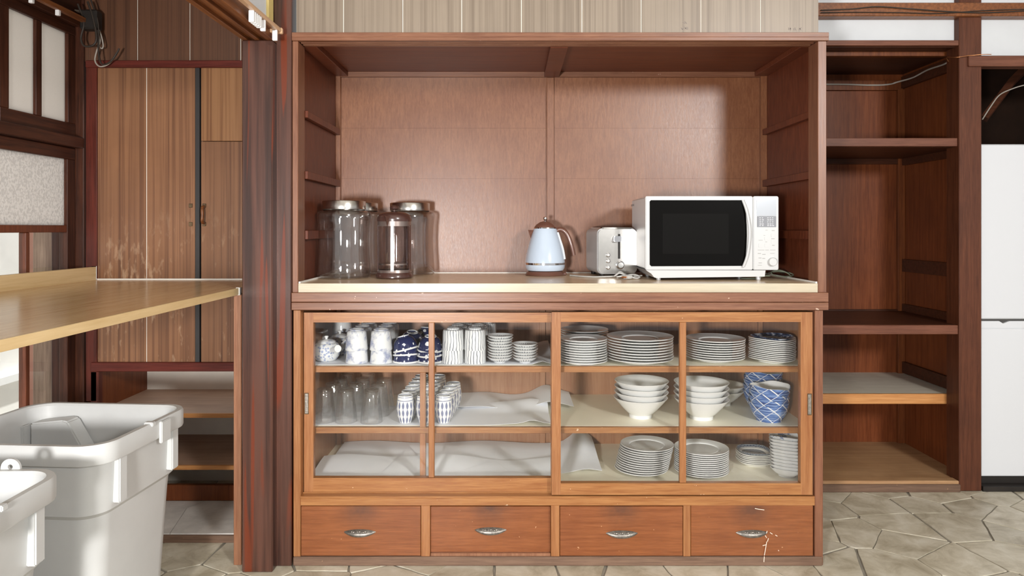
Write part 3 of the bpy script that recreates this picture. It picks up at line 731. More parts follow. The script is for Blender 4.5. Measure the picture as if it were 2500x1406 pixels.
box('corner_batten', XAr-0.036, XAr-0.001, YAb-0.024, YAb-0.001, 0.02, WZ(220, YAb), 'wood_alcove_batten', al, 0.001)
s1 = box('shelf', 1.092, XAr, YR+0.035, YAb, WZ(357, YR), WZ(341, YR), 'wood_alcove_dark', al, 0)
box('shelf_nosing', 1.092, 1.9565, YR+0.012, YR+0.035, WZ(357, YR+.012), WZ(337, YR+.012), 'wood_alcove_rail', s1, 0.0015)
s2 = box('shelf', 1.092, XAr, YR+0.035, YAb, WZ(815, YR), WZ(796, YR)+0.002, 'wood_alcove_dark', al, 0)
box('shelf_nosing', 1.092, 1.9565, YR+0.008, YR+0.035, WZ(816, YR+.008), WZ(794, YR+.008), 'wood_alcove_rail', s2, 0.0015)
YS = YR+0.097
s3 = box('shelf', 1.092, XAr, YS+0.012, YAb, WZ(975, YS), WZ(962, YS), 'wood_grey_shelf', al, 0)
box('shelf_nosing', 1.092, XAr, YS, YS+0.012, WZ(986, YS), WZ(962, YS)+0.0006, 'wood_edge_light', s3, 0.001)
for z in (WZ(385, YAb), WZ(745, YAb)-0.02): box('cleat', 1.092, XAr-0.036, YAb-0.018, YAb-0.001, z-0.035, z, 'wood_alcove_dark', al, 0.001)
for py0, py1 in ((375, 405), (632, 662), (740, 760), (880, 907)):
    box('side_cleat', XAr-0.018, XAr-0.001, YR+0.094, YAb-0.025, WZ(py1, YAb), WZ(py0, YAb), 'wood_alcove_dark', al, 0.001)
box('floor_board', 1.092, XAr, YR+0.045, YAb, 0.02, 0.042, 'wood_alcove_floor', al, 0)
box('front_sill', 1.075, 1.9565, YR+0.0, YR+0.045, 0.026, 0.046, 'wood_alcove_floor', al, 0.003)
box('sill_face', 1.075, 1.9565, YR-0.012, YR+0.0, 0.0, 0.034, 'wood_base', al, 0.003)
yb2 = YAb-0.026
cab('cable', [(WX(x, y), y, WZ(z, y)) for x, z, y in ((1990, 206, yb2), (2060, 206, yb2), (2130, 208, yb2), (2170, 206, yb2), (2192, 200, yb2-.015))]
    + [(XAr-0.026, 1.10, 1.917-.012), (XAr-0.026, 0.98, 1.915), (XAr-0.026, 0.86, 1.912), (XAr-0.03, 0.80, 1.915), (XAr-0.045, 0.776, 1.90)], 0.0042, 'cord_pale', 'pale cable stapled along the top of the alcove shelves')

# ================================================================== REFRIGERATOR
YF = YR+0.035
fr = thing('refrigerator', 'white two-door refrigerator right of the dark post', 'refrigerator', (2.40, YF+0.3, 0))
fx0, fx1 = WX(2397, YF)-0.014, WX(2397, YF)+0.60
box('cabinet', fx0+0.004, fx1-0.004, YF+0.055, 1.22, 0.05, WZ(352, YF), 'fridge_white', fr, 0.006)
box('upper_door', fx0, fx1, YF, YF+0.052, WZ(779, YF), WZ(352, YF), 'fridge_white', fr, 0.005)
ld = box('lower_door', fx0, fx1, YF, YF+0.052, WZ(1163, YF), WZ(801, YF), 'fridge_white', fr, 0.004)
box('door_gasket', fx0+0.004, fx1-0.004, YF+0.012, YF+0.05, WZ(801, YF), WZ(779, YF), 'gasket_grey', fr, 0)
me = prism_mesh('grip', [(fx0, WZ(801, YF)), (fx1, WZ(801, YF)), (fx1, WZ(784, YF)), (WX(2466, YF), WZ(784, YF)), (WX(2458, YF), WZ(787, YF)), (WX(2450, YF), WZ(790, YF)), (WX(2440, YF), WZ(784, YF)), (fx0, WZ(784, YF))], 0.04, 'Y')
me.transform(Matrix.Translation((-wloc(ld).x, 0, -wloc(ld).z)))
link('grip', me, 'fridge_white', ld, (0, YF+0.002-wloc(ld).y, 0))
box('base_grille', fx0-0.0, fx1, YF+0.008, YF+0.10, 0.004, WZ(1164, YF), 'black_base', fr, 0.003)
struct(box('trim_9', 2.06, 3.1, YR-0.004, YF+0.006, 0.0, 0.022, 'black_base', None, 0.002), 'dark stained sill under the refrigerator', 'sill')

# ================================================================== OPEN UPPER CUPBOARD (NICHE)
ni = thing('open_cupboard', 'large open red-brown plywood cupboard niche with no doors', 'cupboard', (0.16, 0.28, WZ(714, 0)))
XL, XR = -0.7505, 1.0741
ZT = WZ(80, 0); ZW = WZ(692, 0); ZTb = WZ(100, 0)
box('left_stile', XL, -0.731, 0, 0.078, WZ(714, 0), ZTb, 'wood_stile', ni, 0.0015)
box('right_stile', 1.045, XR, 0, 0.078, WZ(714, 0), ZTb, 'wood_stile', ni, 0.0015)
boxes('top_rail', [(XL, WX(2022, 0), -0.006, 0.078, ZTb+0.012, ZT), (XL, WX(2022, 0), -0.006, 0.018, ZTb, ZTb+0.012), (-0.731, 1.045, 0.032, 0.044, ZTb, ZTb+0.012), (-0.731, 1.045, 0.058, 0.078, ZTb, ZTb+0.012)], 'wood_rail', ni, 0.001)
YN = 0.57
zc = WZ(177, YN)
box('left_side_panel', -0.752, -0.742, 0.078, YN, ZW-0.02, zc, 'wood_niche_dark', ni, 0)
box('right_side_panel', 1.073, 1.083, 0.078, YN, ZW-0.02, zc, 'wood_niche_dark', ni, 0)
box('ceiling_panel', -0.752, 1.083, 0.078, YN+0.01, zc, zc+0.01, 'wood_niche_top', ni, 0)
mid0, mid1 = WX(1335, YN), WX(1352, YN)
zs = [ZW-0.03, WZ(436, YN), WZ(313, YN), zc]
for xa, xb in ((-0.742, (mid0+mid1)/2), ((mid0+mid1)/2, 1.073)):
    for a, b in zip(zs[:-1], zs[1:]):
        box('back_board', xa+0.0002, xb-0.0002, YN, YN+0.01, a+0.0002, b-0.0002, 'wood_niche_board', ni, 0)
box('centre_batten', mid0, mid1, YN-0.014, YN, ZW, zc-0.024, 'wood_niche_board', ni, 0.001)
for xa, xb in ((-0.742, -0.722), (1.047, 1.073)): box('corner_batten', xa, xb, YN-0.02, YN, ZW, zc, 'wood_niche_board', ni, 0.001)
box('back_top_rail', -0.722, 1.047, YN-0.018, YN, zc-0.022, zc, 'wood_rail', ni, 0.001)
bx = WX(1346, YN)
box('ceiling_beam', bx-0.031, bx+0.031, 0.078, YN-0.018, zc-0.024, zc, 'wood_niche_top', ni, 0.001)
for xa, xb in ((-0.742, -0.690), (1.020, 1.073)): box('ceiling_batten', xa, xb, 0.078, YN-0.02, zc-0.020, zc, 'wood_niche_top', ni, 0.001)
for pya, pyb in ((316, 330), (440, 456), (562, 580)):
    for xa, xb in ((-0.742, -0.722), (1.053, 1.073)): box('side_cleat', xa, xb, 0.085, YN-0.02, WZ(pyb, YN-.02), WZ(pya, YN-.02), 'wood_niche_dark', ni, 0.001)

# ---- worktop and rails
wt = thing('worktop', 'pale wood worktop lining the floor of the open cupboard', 'worktop', (0.16, 0.28, WZ(714, 0)))
wtb = box('board', -0.7295, 1.0435, 0.003, YN-0.001, WZ(714, 0)+0.001, ZW, 'wood_worktop', wt, 0.0008)
box('front_edge', -0.7295, 1.0435, -0.002, 0.003, WZ(714, 0)+0.0006, ZW+0.0004, 'wood_worktop_edge', wt, 0.0006)
box('back_trim', -0.72, 1.045, YN-0.02, YN-0.015, ZW, ZW+0.004, 'caulk', wt, 0.0005)
for xa in (-0.7300, 1.0385): box('side_trim', xa, xa+0.006, 0.004, YN-0.03, ZW, ZW+0.006, 'caulk', wt, 0.0005)

# ================================================================== LOWER CHINA CABINET
ca = thing('china_cabinet', 'wooden china cabinet with sliding glass doors and four drawers', 'cabinet', (0.16, 0.28, 0))
Yr = -0.013
box('top_rail', XL+0.001, WX(2023, Yr), Yr, 0.10, WZ(738, Yr)+0.0008, WZ(714.5, Yr), 'wood_rail', ca, 0.0015)
box('lower_top_rail', XL+0.001, WX(2023, Yr), Yr, 0.10, WZ(757, Yr), WZ(738, Yr)-0.0008, 'wood_rail', ca, 0.0015)
box('left_stile', XL+0.004, -0.722, -0.001, 0.07, 0.03, WZ(757, 0), 'wood_door_v', ca, 0.0015)
box('right_stile', 1.034, 1.062, -0.001, 0.07, 0.0, WZ(757, 0), 'wood_stile', ca, 0.0015)
YL = 0.55
Z1, Z2, Z3 = WZ(894, 0.065), WZ(1043, 0.065), WZ(1083, YL)
ztop = WZ(757, 0)+0.045
box('left_side_panel', -0.7465, -0.7355, 0.07, YL, 0.03, ztop, 'wood_inside', ca, 0)
box('right_side_panel', 1.050, 1.061, 0.07, YL, 0.03, ztop, 'wood_inside', ca, 0)
box('back_panel', -0.7465, 1.061, YL, YL+0.008, 0.03, ztop, 'wood_inside', ca, 0)
box('inner_top', -0.7355, 1.050, 0.10, YL, ztop-0.006, ztop, 'wood_inside', ca, 0)
for z in (Z1, Z2):
    s = box('shelf', -0.7355, 1.050, 0.083, YL, z-0.012, z, 'cream_liner', ca, 0)
    box('shelf_edge', -0.7355, 1.050, 0.065, 0.083, z-0.0215, z-0.0005, 'wood_door_h', s, 0.001)
box('bottom_board', -0.7355, 1.050, 0.058, YL, Z3-0.016, Z3, 'cream_liner', ca, 0)
for xa in (-0.7335, 1.030): box('corner_post', xa, xa+0.018, YL-0.02, YL, Z3, ztop-0.006, 'wood_inside', ca, 0.001)
box('back_batten', 0.115, 0.14, YL-0.012, YL, Z3, ztop-0.006, 'wood_inside', ca, 0.001)
for za_, zb_ in ((Z3, Z2-0.0215), (Z2, Z1-0.0215)):
    box('shelf_support', WX(1025, .064), WX(1039, .064), 0.0655, 0.0815, za_, zb_, 'wood_door_v', ca, 0.001)
# tracks and sill
boxes('door_track', [(-0.722, 1.034, -0.001, 0.058, WZ(1211, 0)-0.006, WZ(1211, 0)-0.0005), (-0.722, 1.034, 0.026, 0.029, WZ(1211, 0)-0.0005, WZ(1211, 0)+0.003)], 'wood_door_h', ca, 0.0005)
box('sill_rail', -0.722, 1.034, -0.002, 0.05, WZ(1234, 0), WZ(1211, 0)-0.006, 'wood_door_h', ca, 0.0015)
box('base_board', XL+0.004, WX(2007, 0), -0.006, 0.06, 0.0, WZ(1358, 0), 'wood_base', ca, 0.003)
for a, b in ((1028, 1050), (1345, 1366), (1668, 1686)): box('drawer_divider', WX(a, 0), WX(b, 0), -0.001, 0.05, WZ(1358, 0), WZ(1234, 0), 'wood_door_v', ca, 0.0012)
# drawers
def pull_mesh():
    bm = bmesh.new(); n = 24; L = 0.0545; rows = []
    for i in range(n+1):
        u = -1+2*i/n; w = (1-abs(u)**2.2)
        top, bot = 0.0085*w**0.8+0.0006, -0.0130*w**0.9-0.0006
        row = []
        for j in range(7):
            v = j/6; z = top+(bot-top)*v; y = -0.0015-0.013*w*math.sin(PI*min(1, v*1.0)*0.62)
            row.append(bm.verts.new((u*L, y, z)))
        rows.append(row)
    for A, B in zip(rows[:-1], rows[1:]):
        for j in range(6): bm.faces.new((A[j], B[j], B[j+1], A[j+1]))
    r = bmesh.ops.solidify(bm, geom=list(bm.faces), thickness=0.0015)
    return autosmooth(to_mesh(bm, 'handle'), 50)
PULL = pull_mesh()
def orn_mesh():
    bm = bmesh.new()
    for i in range(9):
        x = -0.026+0.0065*i; s = 0.0026+0.0012*math.sin(i*2.1)
        bmesh.ops.create_icosphere(bm, subdivisions=1, radius=s, matrix=Matrix.Translation((x, -0.0135, 0.0035+0.0012*math.cos(i*1.7))) @ Matrix.Diagonal((1.2, 0.5, 0.9, 1)))
    return autosmooth(to_mesh(bm, 'ornament'), 60)
ORN = orn_mesh()
drs = []
for a, b, t_, bo, yy, hx_, hy_ in ((735, 1027, 1235.5, 1357, 0.0, 879, 1298), (1051, 1344, 1236, 1350, 0.014, 1198, 1293), (1367, 1667, 1236, 1357, 0.001, 1518, 1301), (1687, 1985, 1234, 1357, -0.001, 1835, 1299.5)):
    d = box('drawer', WX(a, yy), WX(b, yy), yy, 0.05, WZ(bo, yy), WZ(t_, yy), 'wood_drawer', ca, 0.0012); drs.append(d)
    h = link('handle', PULL, 'pull_metal', d, Vector((WX(hx_, yy), yy, WZ(hy_, yy)))-wloc(d))
    link('ornament', ORN, 'pull_metal', d, Vector((WX(hx_, yy), yy, WZ(hy_, yy)))-wloc(d))
box('drawer_sill', WX(1051, 0), WX(1344, 0), 0.002, 0.03, WZ(1359, 0), WZ(1351.5, 0), 'wood_end_panel', ca, 0.001)
strokes('scratch_marks', [(1873, 1296, 1871, 1302), (1868, 1307, 1872, 1313), (1876, 1314, 1874, 1322), (1872, 1322, 1869, 1340), (1869, 1340, 1866, 1356), (1866, 1358, 1865, 1372), (1870, 1330, 1862, 1332), (1880, 1300, 1886, 1304), (1893, 1306, 1898, 1309), (1843, 1241, 1852, 1243), (1852, 1243, 1866, 1245), (1900, 1343, 1902, 1345)], -0.0066, 'scratch', drs[3])['kind'] = 'stuff'
# sliding doors
def frame_obj(nm, xs, zs_, Y0, Y1_):
    """one connected door frame: stiles with vertical grain, rails with horizontal grain"""
    c = Vector(((xs[0]+xs[3])/2, (Y0+Y1_)/2, zs_[0])); bm = bmesh.new(); V = {}
    for k, y in enumerate((Y0, Y1_)):
        for i, x in enumerate(xs):
            for j, z in enumerate(zs_):
                yy = y+(0.0008 if (k == 0 and False) else 0); V[i, j, k] = bm.verts.new((x-c.x, yy-c.y, z-c.z))
    def q(a, m):
        f = bm.faces.new([V[p] for p in a]); f.material_index = m
    for i in range(3):
        for j in range(3):
            if (i, j) == (1, 1): continue
            m = 1 if i == 1 else 0
            for k in (0, 1): q([(i, j, k), (i+1, j, k), (i+1, j+1, k), (i, j+1, k)], m)
    for j in range(3):
        for i in (0, 3): q([(i, j, 0), (i, j+1, 0), (i, j+1, 1), (i, j, 1)], 0)
    for i in range(3):
        for j in (0, 3): q([(i, j, 0), (i+1, j, 0), (i+1, j, 1), (i, j, 1)], 1 if i == 1 else 0)
    for i in (1, 2): q([(i, 1, 0), (i, 2, 0), (i, 2, 1), (i, 1, 1)], 0)
    for j in (1, 2): q([(1, j, 0), (2, j, 0), (2, j, 1), (1, j, 1)], 1)
    me = to_mesh(bm, nm); me.materials.append(MATS['wood_door_v']); me.materials.append(MATS['wood_door_h'])
    return link(nm, me, None, ca, c-wloc(ca))
def sliding(px0, px1, py0, py1, gpx0, gpx1, gpy0, gpy1, mpx0, mpx1, Y0, Y1_, pull_px, pull_py, lab):
    fr_ = frame_obj('sliding_door', [WX(p, Y0) for p in (px0, gpx0, gpx1, px1)], [WZ(p, Y0) for p in (py1, gpy1, gpy0, py0)], Y0, Y1_)
    fr_['label'] = lab
    box('mullion', WX(mpx0, Y0), WX(mpx1, Y0), Y0+0.002, Y1_-0.003, WZ(gpy1, Y0), WZ(gpy0, Y0), 'wood_door_v', fr_, 0.002)
    ym = (Y0+Y1_)/2
    for a, b in ((gpx0, mpx0), (mpx1, gpx1)):
        box('glass_pane', WX(a, Y0)+.0005, WX(b, Y0)-.0005, ym-0.001, ym+0.001, WZ(gpy1, Y0), WZ(gpy0, Y0), 'glass_pane', fr_, 0)
    zc_ = WZ(pull_py, Y0); xc_ = WX(pull_px, Y0)
    fp = boxes('finger_pull', [(xc_-.0075, xc_-.005, Y0-.0015, Y0+.006, zc_-.037, zc_+.037), (xc_+.005, xc_+.0075, Y0-.0015, Y0+.006, zc_-.037, zc_+.037), (xc_-.005, xc_+.005, Y0-.0015, Y0+.006, zc_+.034, zc_+.037), (xc_-.005, xc_+.005, Y0-.0015, Y0+.006, zc_-.037, zc_-.034)], 'brass_old', fr_, 0.0006)
    box('finger_recess', xc_-.005, xc_+.005, Y0-0.0004, Y0+.001, zc_-.034, zc_+.034, 'pull_metal', fr_, 0)
    return fr_
sliding(742, 1362, 763, 1201, 765, 1345, 787, 1167, 1046, 1060, 0.030, 0.054, 748.5, 985, 'left sliding glass door on the rear track')
sliding(1347, 1984, 762, 1208, 1369, 1955, 786, 1180, 1660, 1676, 0.002, 0.026, 1976.5, 987, 'right sliding glass door on the front track')

# ================================================================== CROCKERY
ORD = ['topmost', 'second from top', 'third from top', 'fourth from top', 'fifth from top', 'sixth from top', 'seventh from top', 'eighth from top', 'ninth from top', 'tenth from top', 'eleventh from top', 'twelfth from top', 'thirteenth from top', 'fourteenth from top', 'fifteenth from top']
def ordn(i, n): return 'lowest' if (i == n-1 and n > 1) else ORD[i]
def shellprof(outer, t):
    """outer: (r,z) from centre of the base to the rim; inner skin is the outer lifted by t and pulled in a little"""
    inner = [(max(r-0.0012, 0), z+t) for r, z in outer if z+t < outer[-1][1]]
    inner = [p for p in inner if p[0] > 0.001]
    return outer+[(outer[-1][0]-0.0012, outer[-1][1]+0.0006), (outer[-1][0]-0.003, outer[-1][1]-0.0002)]+[p for p in reversed(inner) if p[0] < outer[-1][0]-0.0032]+[(0, outer[0][1]+t)]
def plate_mesh(nm, R, rf, h, t=0.0052, scalef=None):
    o = [(0, 0.0015), (rf*0.9, 0.0015), (rf*0.92, 0), (rf, 0), (rf*1.03, 0.0035), (R*0.80, h*0.50), (R*0.93, h*0.78), (R-0.0015, h-0.0030), (R, h-0.0016), (R, h)]
    return lathe_mesh(nm, shellprof(o, t), 44, scalef)
def bowl_mesh(nm, R, rf, h, foot, t=0.006, curve=0.5, scalef=None, n=44):
    o = [(0, 0.003), (rf*0.85, 0.003), (rf*0.88, 0), (rf, 0), (rf, foot)]
    for i in range(1, 8):
        u = i/7; o.append((rf+(R-rf)*(u**curve), foot+(h-foot)*u))
    return lathe_mesh(nm, shellprof(o, t), n, scalef)
def stack(nm, me, mat, n, pxc, Y, z0, pitch, lab, cat, group, jit=0.0012, lean=(0, 0), mats=None, rotj=True, seed=1):
    r_ = random.Random(seed*31+n); out = []
    X = WX(pxc, Y)
    for i in range(n):                       # i = 0 lowest
        o = link(nm, me, mat, None, (X+r_.uniform(-jit, jit)+lean[0]*i, Y+r_.uniform(-jit, jit)*0.5+lean[1]*i, z0+pitch*i), rot=(0, 0, r_.uniform(0, 6.28) if rotj else 0))
        tag(o, lab.format(ordn(n-1-i, n)), cat, group); out.append(o)
    return out
GP = 'white plates stacked in the cabinet'
# -- top shelf, right door
M = plate_mesh('dinner_plate', 0.1205, 0.066, 0.0160)
stack('dinner_plate', M, 'ceramic_white', 9, 1562, 0.162, Z1, 0.0096, 'white dinner plate, {} of the widest stack on the top shelf', 'plate', GP, seed=2)
M = plate_mesh('side_plate', 0.086, 0.05, 0.0125)
stack('side_plate', M, 'ceramic_white', 10, 1424, 0.130, Z1, 0.0086, 'white side plate, {} of the front stack against the middle door stile', 'plate', GP, seed=3)
M = plate_mesh('soup_plate', 0.094, 0.052, 0.019)
stack('soup_plate', M, 'ceramic_white', 9, 1427, 0.36, Z1, 0.0088, 'white soup plate, {} of the rear stack at the middle door stile', 'plate', GP, seed=4)
M = plate_mesh('dinner_plate', 0.1065, 0.060, 0.0155)
stack('dinner_plate', M, 'ceramic_white', 9, 1746, 0.186, Z1, 0.0083, 'white plate, {} of the top-shelf stack right of the door mullion', 'plate', GP, seed=5)
def quatre(amp, lift=0.0):
    def f(a, r, z): return (1+amp*math.cos(4*a)*min(1, r/0.05), lift*math.sin(2*a+0.6)*min(1, (r/0.075))**4)
    return f
M = plate_mesh('blue_dish', 0.0815, 0.046, 0.0150, 0.0050, quatre(0.02, 0.002))
st = stack('lobed_dish', M, 'ceramic_white', 12, 1885, 0.158, Z1, 0.0066, 'lobed white dish, {} of the tall stack at the cabinet right end', 'dish', 'lobed dishes on the top shelf', rotj=False, seed=6)
M2 = plate_mesh('blue_dish_top', 0.0815, 0.046, 0.0150, 0.0050, quatre(0.02, 0.002))
top = st[-1]; top.data = M2; M2.materials.append(MATS['ceramic_white'])
well = lathe_mesh('painted_well', [(0, 0.0058), (0.047, 0.0058), (0.064, 0.0140), (0.0745, 0.0195), (0.0745, 0.0185), (0.064, 0.0130), (0.047, 0.0050), (0, 0.0050)], 40, quatre(0.02, 0.002))
link('painted_well', well, 'cer_inkplate', top, (0, 0, 0.0013))
# -- middle shelf, right door
M = bowl_mesh('noodle_bowl', 0.0995, 0.042, 0.074, 0.012, 0.007, 0.86)
stack('noodle_bowl', M, 'ceramic_white', 4, 1564, 0.205, Z2, 0.0203, 'white flared bowl, {} of the middle-shelf stack left of the mullion', 'bowl', 'white flared bowls on the middle shelf', seed=7, lean=(0.0016, 0))
stack('noodle_bowl', M, 'ceramic_white', 4, 1712, 0.185, Z2, 0.0203, 'white flared bowl, {} of the middle-shelf stack right of the mullion', 'bowl', 'white flared bowls on the middle shelf', seed=8)
M = bowl_mesh('cream_bowl', 0.088, 0.034, 0.060, 0.010, 0.007, 0.8)
stack('cream_bowl', M, 'ceramic_cream', 2, 1763, 0.385, Z2, 0.0200, 'cream bowl, {} of the pair behind the flared white bowls', 'bowl', 'cream bowls behind the white bowls', seed=9)
def irreg(seed):
    r_ = random.Random(seed); ph = [r_.uniform(0, 6) for _ in range(3)]
    def f(a, r, z):
        w = min(1, max(0, (z-0.03)/0.04))
        return (1+0.022*w*math.sin(3*a+ph[0])+0.014*w*math.sin(5*a+ph[1]), 0.0045*w*math.sin(2*a+ph[2])+0.002*w*math.sin(5*a))
    return f
def deep_bowl():
    o = [(0, 0.003), (0.040, 0.003), (0.041, 0), (0.0455, 0), (0.047, 0.006), (0.056, 0.018), (0.063, 0.034), (0.068, 0.05), (0.0715, 0.066)]
    inn = [(0.069, 0.0665), (0.0655, 0.05), (0.0605, 0.036), (0.053, 0.021), (0.044, 0.010), (0, 0.009)]
    return o, inn
o_, inn_ = deep_bowl(); SF = irreg(5)
BW = lathe_mesh('wave_bowl', o_+[(0.0705, 0.0675)]+inn_, 44, SF)
BI = lathe_mesh('white_lining', [(0.0688, 0.0672), (0.0648, 0.05), (0.0598, 0.0362), (0.0523, 0.0214), (0.0435, 0.0106), (0, 0.0096), (0, 0.0092), (0.044, 0.0101), (0.053, 0.0211), (0.0602, 0.036), (0.0652, 0.05), (0.0692, 0.067)], 44, SF)
for (pxc, Yb, zb, n, lab) in ((1877, 0.162, Z2, 4, 'blue wave-patterned bowl, {} of the front stack at the right end'), (1860, 0.335, Z2, 5, 'blue wave-patterned bowl, {} of the rear stack at the right end')):
    for i in range(n):
        o = link('wave_bowl', BW, 'cer_waves', None, (WX(pxc, Yb)+0.0012*i, Yb, zb+0.0195*i), rot=(0, 0, 0.35*i+1.0))
        tag(o, lab.format(ordn(n-1-i, n)), 'bowl', 'blue wave bowls on the middle shelf')
        if i == n-1: link('white_lining', BI, 'ceramic_white', o, (0, 0, 0.0006))
# -- bottom, right door
M = plate_mesh('curry_plate', 0.0985, 0.066, 0.0150, 0.0065)
stack('curry_plate', M, 'ceramic_white', 12, 1566, 0.225, Z3, 0.0078, 'white plate, {} of the leaning bottom-shelf stack left of the mullion', 'plate', GP, seed=11, lean=(0.0019, 0.0004))
stack('curry_plate', M, 'ceramic_white', 12, 1712, 0.205, Z3, 0.0073, 'white plate, {} of the bottom-shelf stack right of the mullion', 'plate', GP, seed=12)
def squarish(amp): 
    def f(a, r, z): return 1+amp*math.cos(4*a)*min(1, r/0.05)
    return f
M = plate_mesh('woven_dish', 0.068, 0.045, 0.0160, 0.006, squarish(-0.05))
st = stack('woven_dish', M, 'ceramic_cream', 6, 1841, 0.305, Z3, 0.0066, 'small square dish, {} of the low pile with woven blue pattern', 'dish', 'woven pattern dishes', rotj=False, seed=13)
well = lathe_mesh('painted_well', [(0, 0.0068), (0.046, 0.0068), (0.058, 0.0150), (0.064, 0.0205), (0.064, 0.0197), (0.058, 0.0142), (0.046, 0.006), (0, 0.006)], 40, squarish(-0.05))
link('painted_well', well, 'cer_weave', st[-1], (0, 0, 0.0017))
def facet(a, r, z): return (1+0.05*math.cos(6*a)*min(1, r/0.04)*min(1, z/0.02), 0.003*math.cos(3*a)*min(1, z/0.03))
M = bowl_mesh('small_bowl', 0.0575, 0.030, 0.034, 0.006, 0.006, 0.7, facet)
st = stack('small_bowl', M, 'ceramic_white', 11, 1921, 0.172, Z3, 0.0118, 'small white faceted bowl, {} of the tall bottom-right stack', 'bowl', 'small faceted bowls', rotj=False, seed=14, lean=(-0.0004, 0))
M2 = bowl_mesh('small_bowl_top', 0.0575, 0.030, 0.034, 0.006, 0.006, 0.7, facet); M2.materials.append(MATS['cer_bluebranch']); st[-1].data = M2

# -- top shelf, left door: papers first
def sheet(nm, x0, x1, y0, y1, z, hf, lab, nx=44, ny=16, t=0.0007):
    bm = bmesh.new(); cx, cy = (x0+x1)/2, (y0+y1)/2; A = []
    for j in range(ny+1):
        row = []
        for i in range(nx+1):
            u, v = i/nx, j/ny
            row.append(bm.verts.new((x0+(x1-x0)*u-cx, y0+(y1-y0)*v-cy, 0.0005+hf(u, v))))
        A.append(row)
    for j in range(ny):
        for i in range(nx): bm.faces.new((A[j][i], A[j][i+1], A[j+1][i+1], A[j+1][i]))
    bmesh.ops.recalc_face_normals(bm, faces=bm.faces)
    bmesh.ops.solidify(bm, geom=list(bm.faces), thickness=t)
    me = autosmooth(to_mesh(bm, nm), 60)
    return tag(link(nm, me, 'paper', None, (cx, cy, z)), lab, 'paper', 'loose paper shelf liners')
def sm(a, b, x): 
    t = max(0, min(1, (x-a)/(b-a))); return t*t*(3-2*t)
sheet('paper_sheet', -0.730, WX(1352, .10), 0.088, 0.50, Z1, lambda u, v: 0.0+0.020*sm(0.90, 1, u)*sm(0.35, 0.9, v)+0.013*math.exp(-((u-0.955)/0.03)**2)*(1-sm(0, 0.45, v)), 'white liner paper under the cups on the top shelf, curling at right')
ZP = Z1+0.0014
sheet('paper_sheet', -0.725, WX(1345, .10), 0.090, 0.36, Z2, lambda u, v: 0.012*math.exp(-((u-0.925)/0.04)**2)*(1-0.4*v)+sm(0.72, 0.88, u)*0.006*(1-v)+sm(.55, .9, u)*0.022*sm(.55, 1, v), 'white liner paper on the middle shelf in front, rippled at right')
sheet('paper_sheet', WX(1010, .4), WX(1398, .36), 0.30, 0.535, Z2, lambda u, v: (0.012+0.006*math.sin(u*9)+0.006*math.sin(u*15+1))*sm(0.0, 0.15, u)+0.020*math.exp(-((u-0.84)/0.08)**2)*(0.4+0.6*v)-0.0, 'white liner paper bunched at the back of the middle shelf')
ZQ = Z2+0.0014
sheet('paper_sheet', -0.722, WX(1350, .12), 0.062, 0.30, Z3, lambda u, v: 0.016+0.012*math.sin(u*13+0.6)*sm(0.2, 1, v)*0.6+0.010*sm(.1, .9, v)+0.008*math.sin(u*5)-0.015*(1-sm(0, .25, v)), 'white wavy liner paper at the front of the bottom shelf')
sheet('paper_sheet', -0.70, WX(1472, .17), 0.19, 0.535, Z3, lambda u, v: 0.004+0.010*math.sin(u*14)*0.5+0.008*sm(0, 1, v)+0.040*math.exp(-((u-0.955)/0.045)**2)*sm(0.15, 0.9, v)+0.011*math.exp(-((u-0.94)/0.05)**2), 'white liner paper folded up to a point on the bottom shelf')

# teapots
def teapot(X, Y, rz, sc, lab):
    t = thing('teapot', lab, 'teapot', (X, Y, ZP), rz, 'blue and white teapots'); t.scale = (sc,)*3
    body = lathe_mesh('body', [(0, 0.001), (0.030, 0), (0.038, 0.004), (0.0475, 0.018), (0.0525, 0.036), (0.050, 0.052), (0.043, 0.064), (0.035, 0.069), (0.033, 0.069), (0.041, 0.062), (0.049, 0.050), (0.0505, 0.036), (0.045, 0.018), (0, 0.006)], 40)
    link('body', body, 'cer_bluedots', t)
    lid = lathe_mesh('lid', [(0, 0.0665), (0.034, 0.0665), (0.0355, 0.069), (0.032, 0.075), (0.02, 0.080), (0.008, 0.082), (0, 0.0825)], 36)
    l = link('lid', lid, 'cer_bluesketch', t)
    kb = lathe_mesh('knob', [(0, 0.081), (0.004, 0.082), (0.0045, 0.085), (0.008, 0.090), (0.007, 0.094), (0, 0.0955)], 24)
    link('knob', kb, 'ceramic_white', l)
    hd = tube_mesh('handle', [(0.044, 0, 0.045), (0.065, 0, 0.050), (0.085, 0, 0.055), (0.104, 0, 0.059)], lambda u: 0.0085+0.005*u, 16, 4)
    link('handle', hd, 'ceramic_white', t)
    sp = tube_mesh('spout', [(0, 0.045, 0.034), (0, 0.062, 0.044), (0, 0.074, 0.060), (0, 0.082, 0.068)], lambda u: 0.013-0.006*u, 14, 4)
    link('spout', sp, 'cer_bluedots', t)
    return t
teapot(WX(797, 0.165), 0.165, math.radians(-52), 0.96, 'blue and white side-handled teapot at the front left of the top shelf')
teapot(WX(830, 0.295), 0.295, math.radians(-205), 0.96, 'blue and white teapot behind the front teapot')
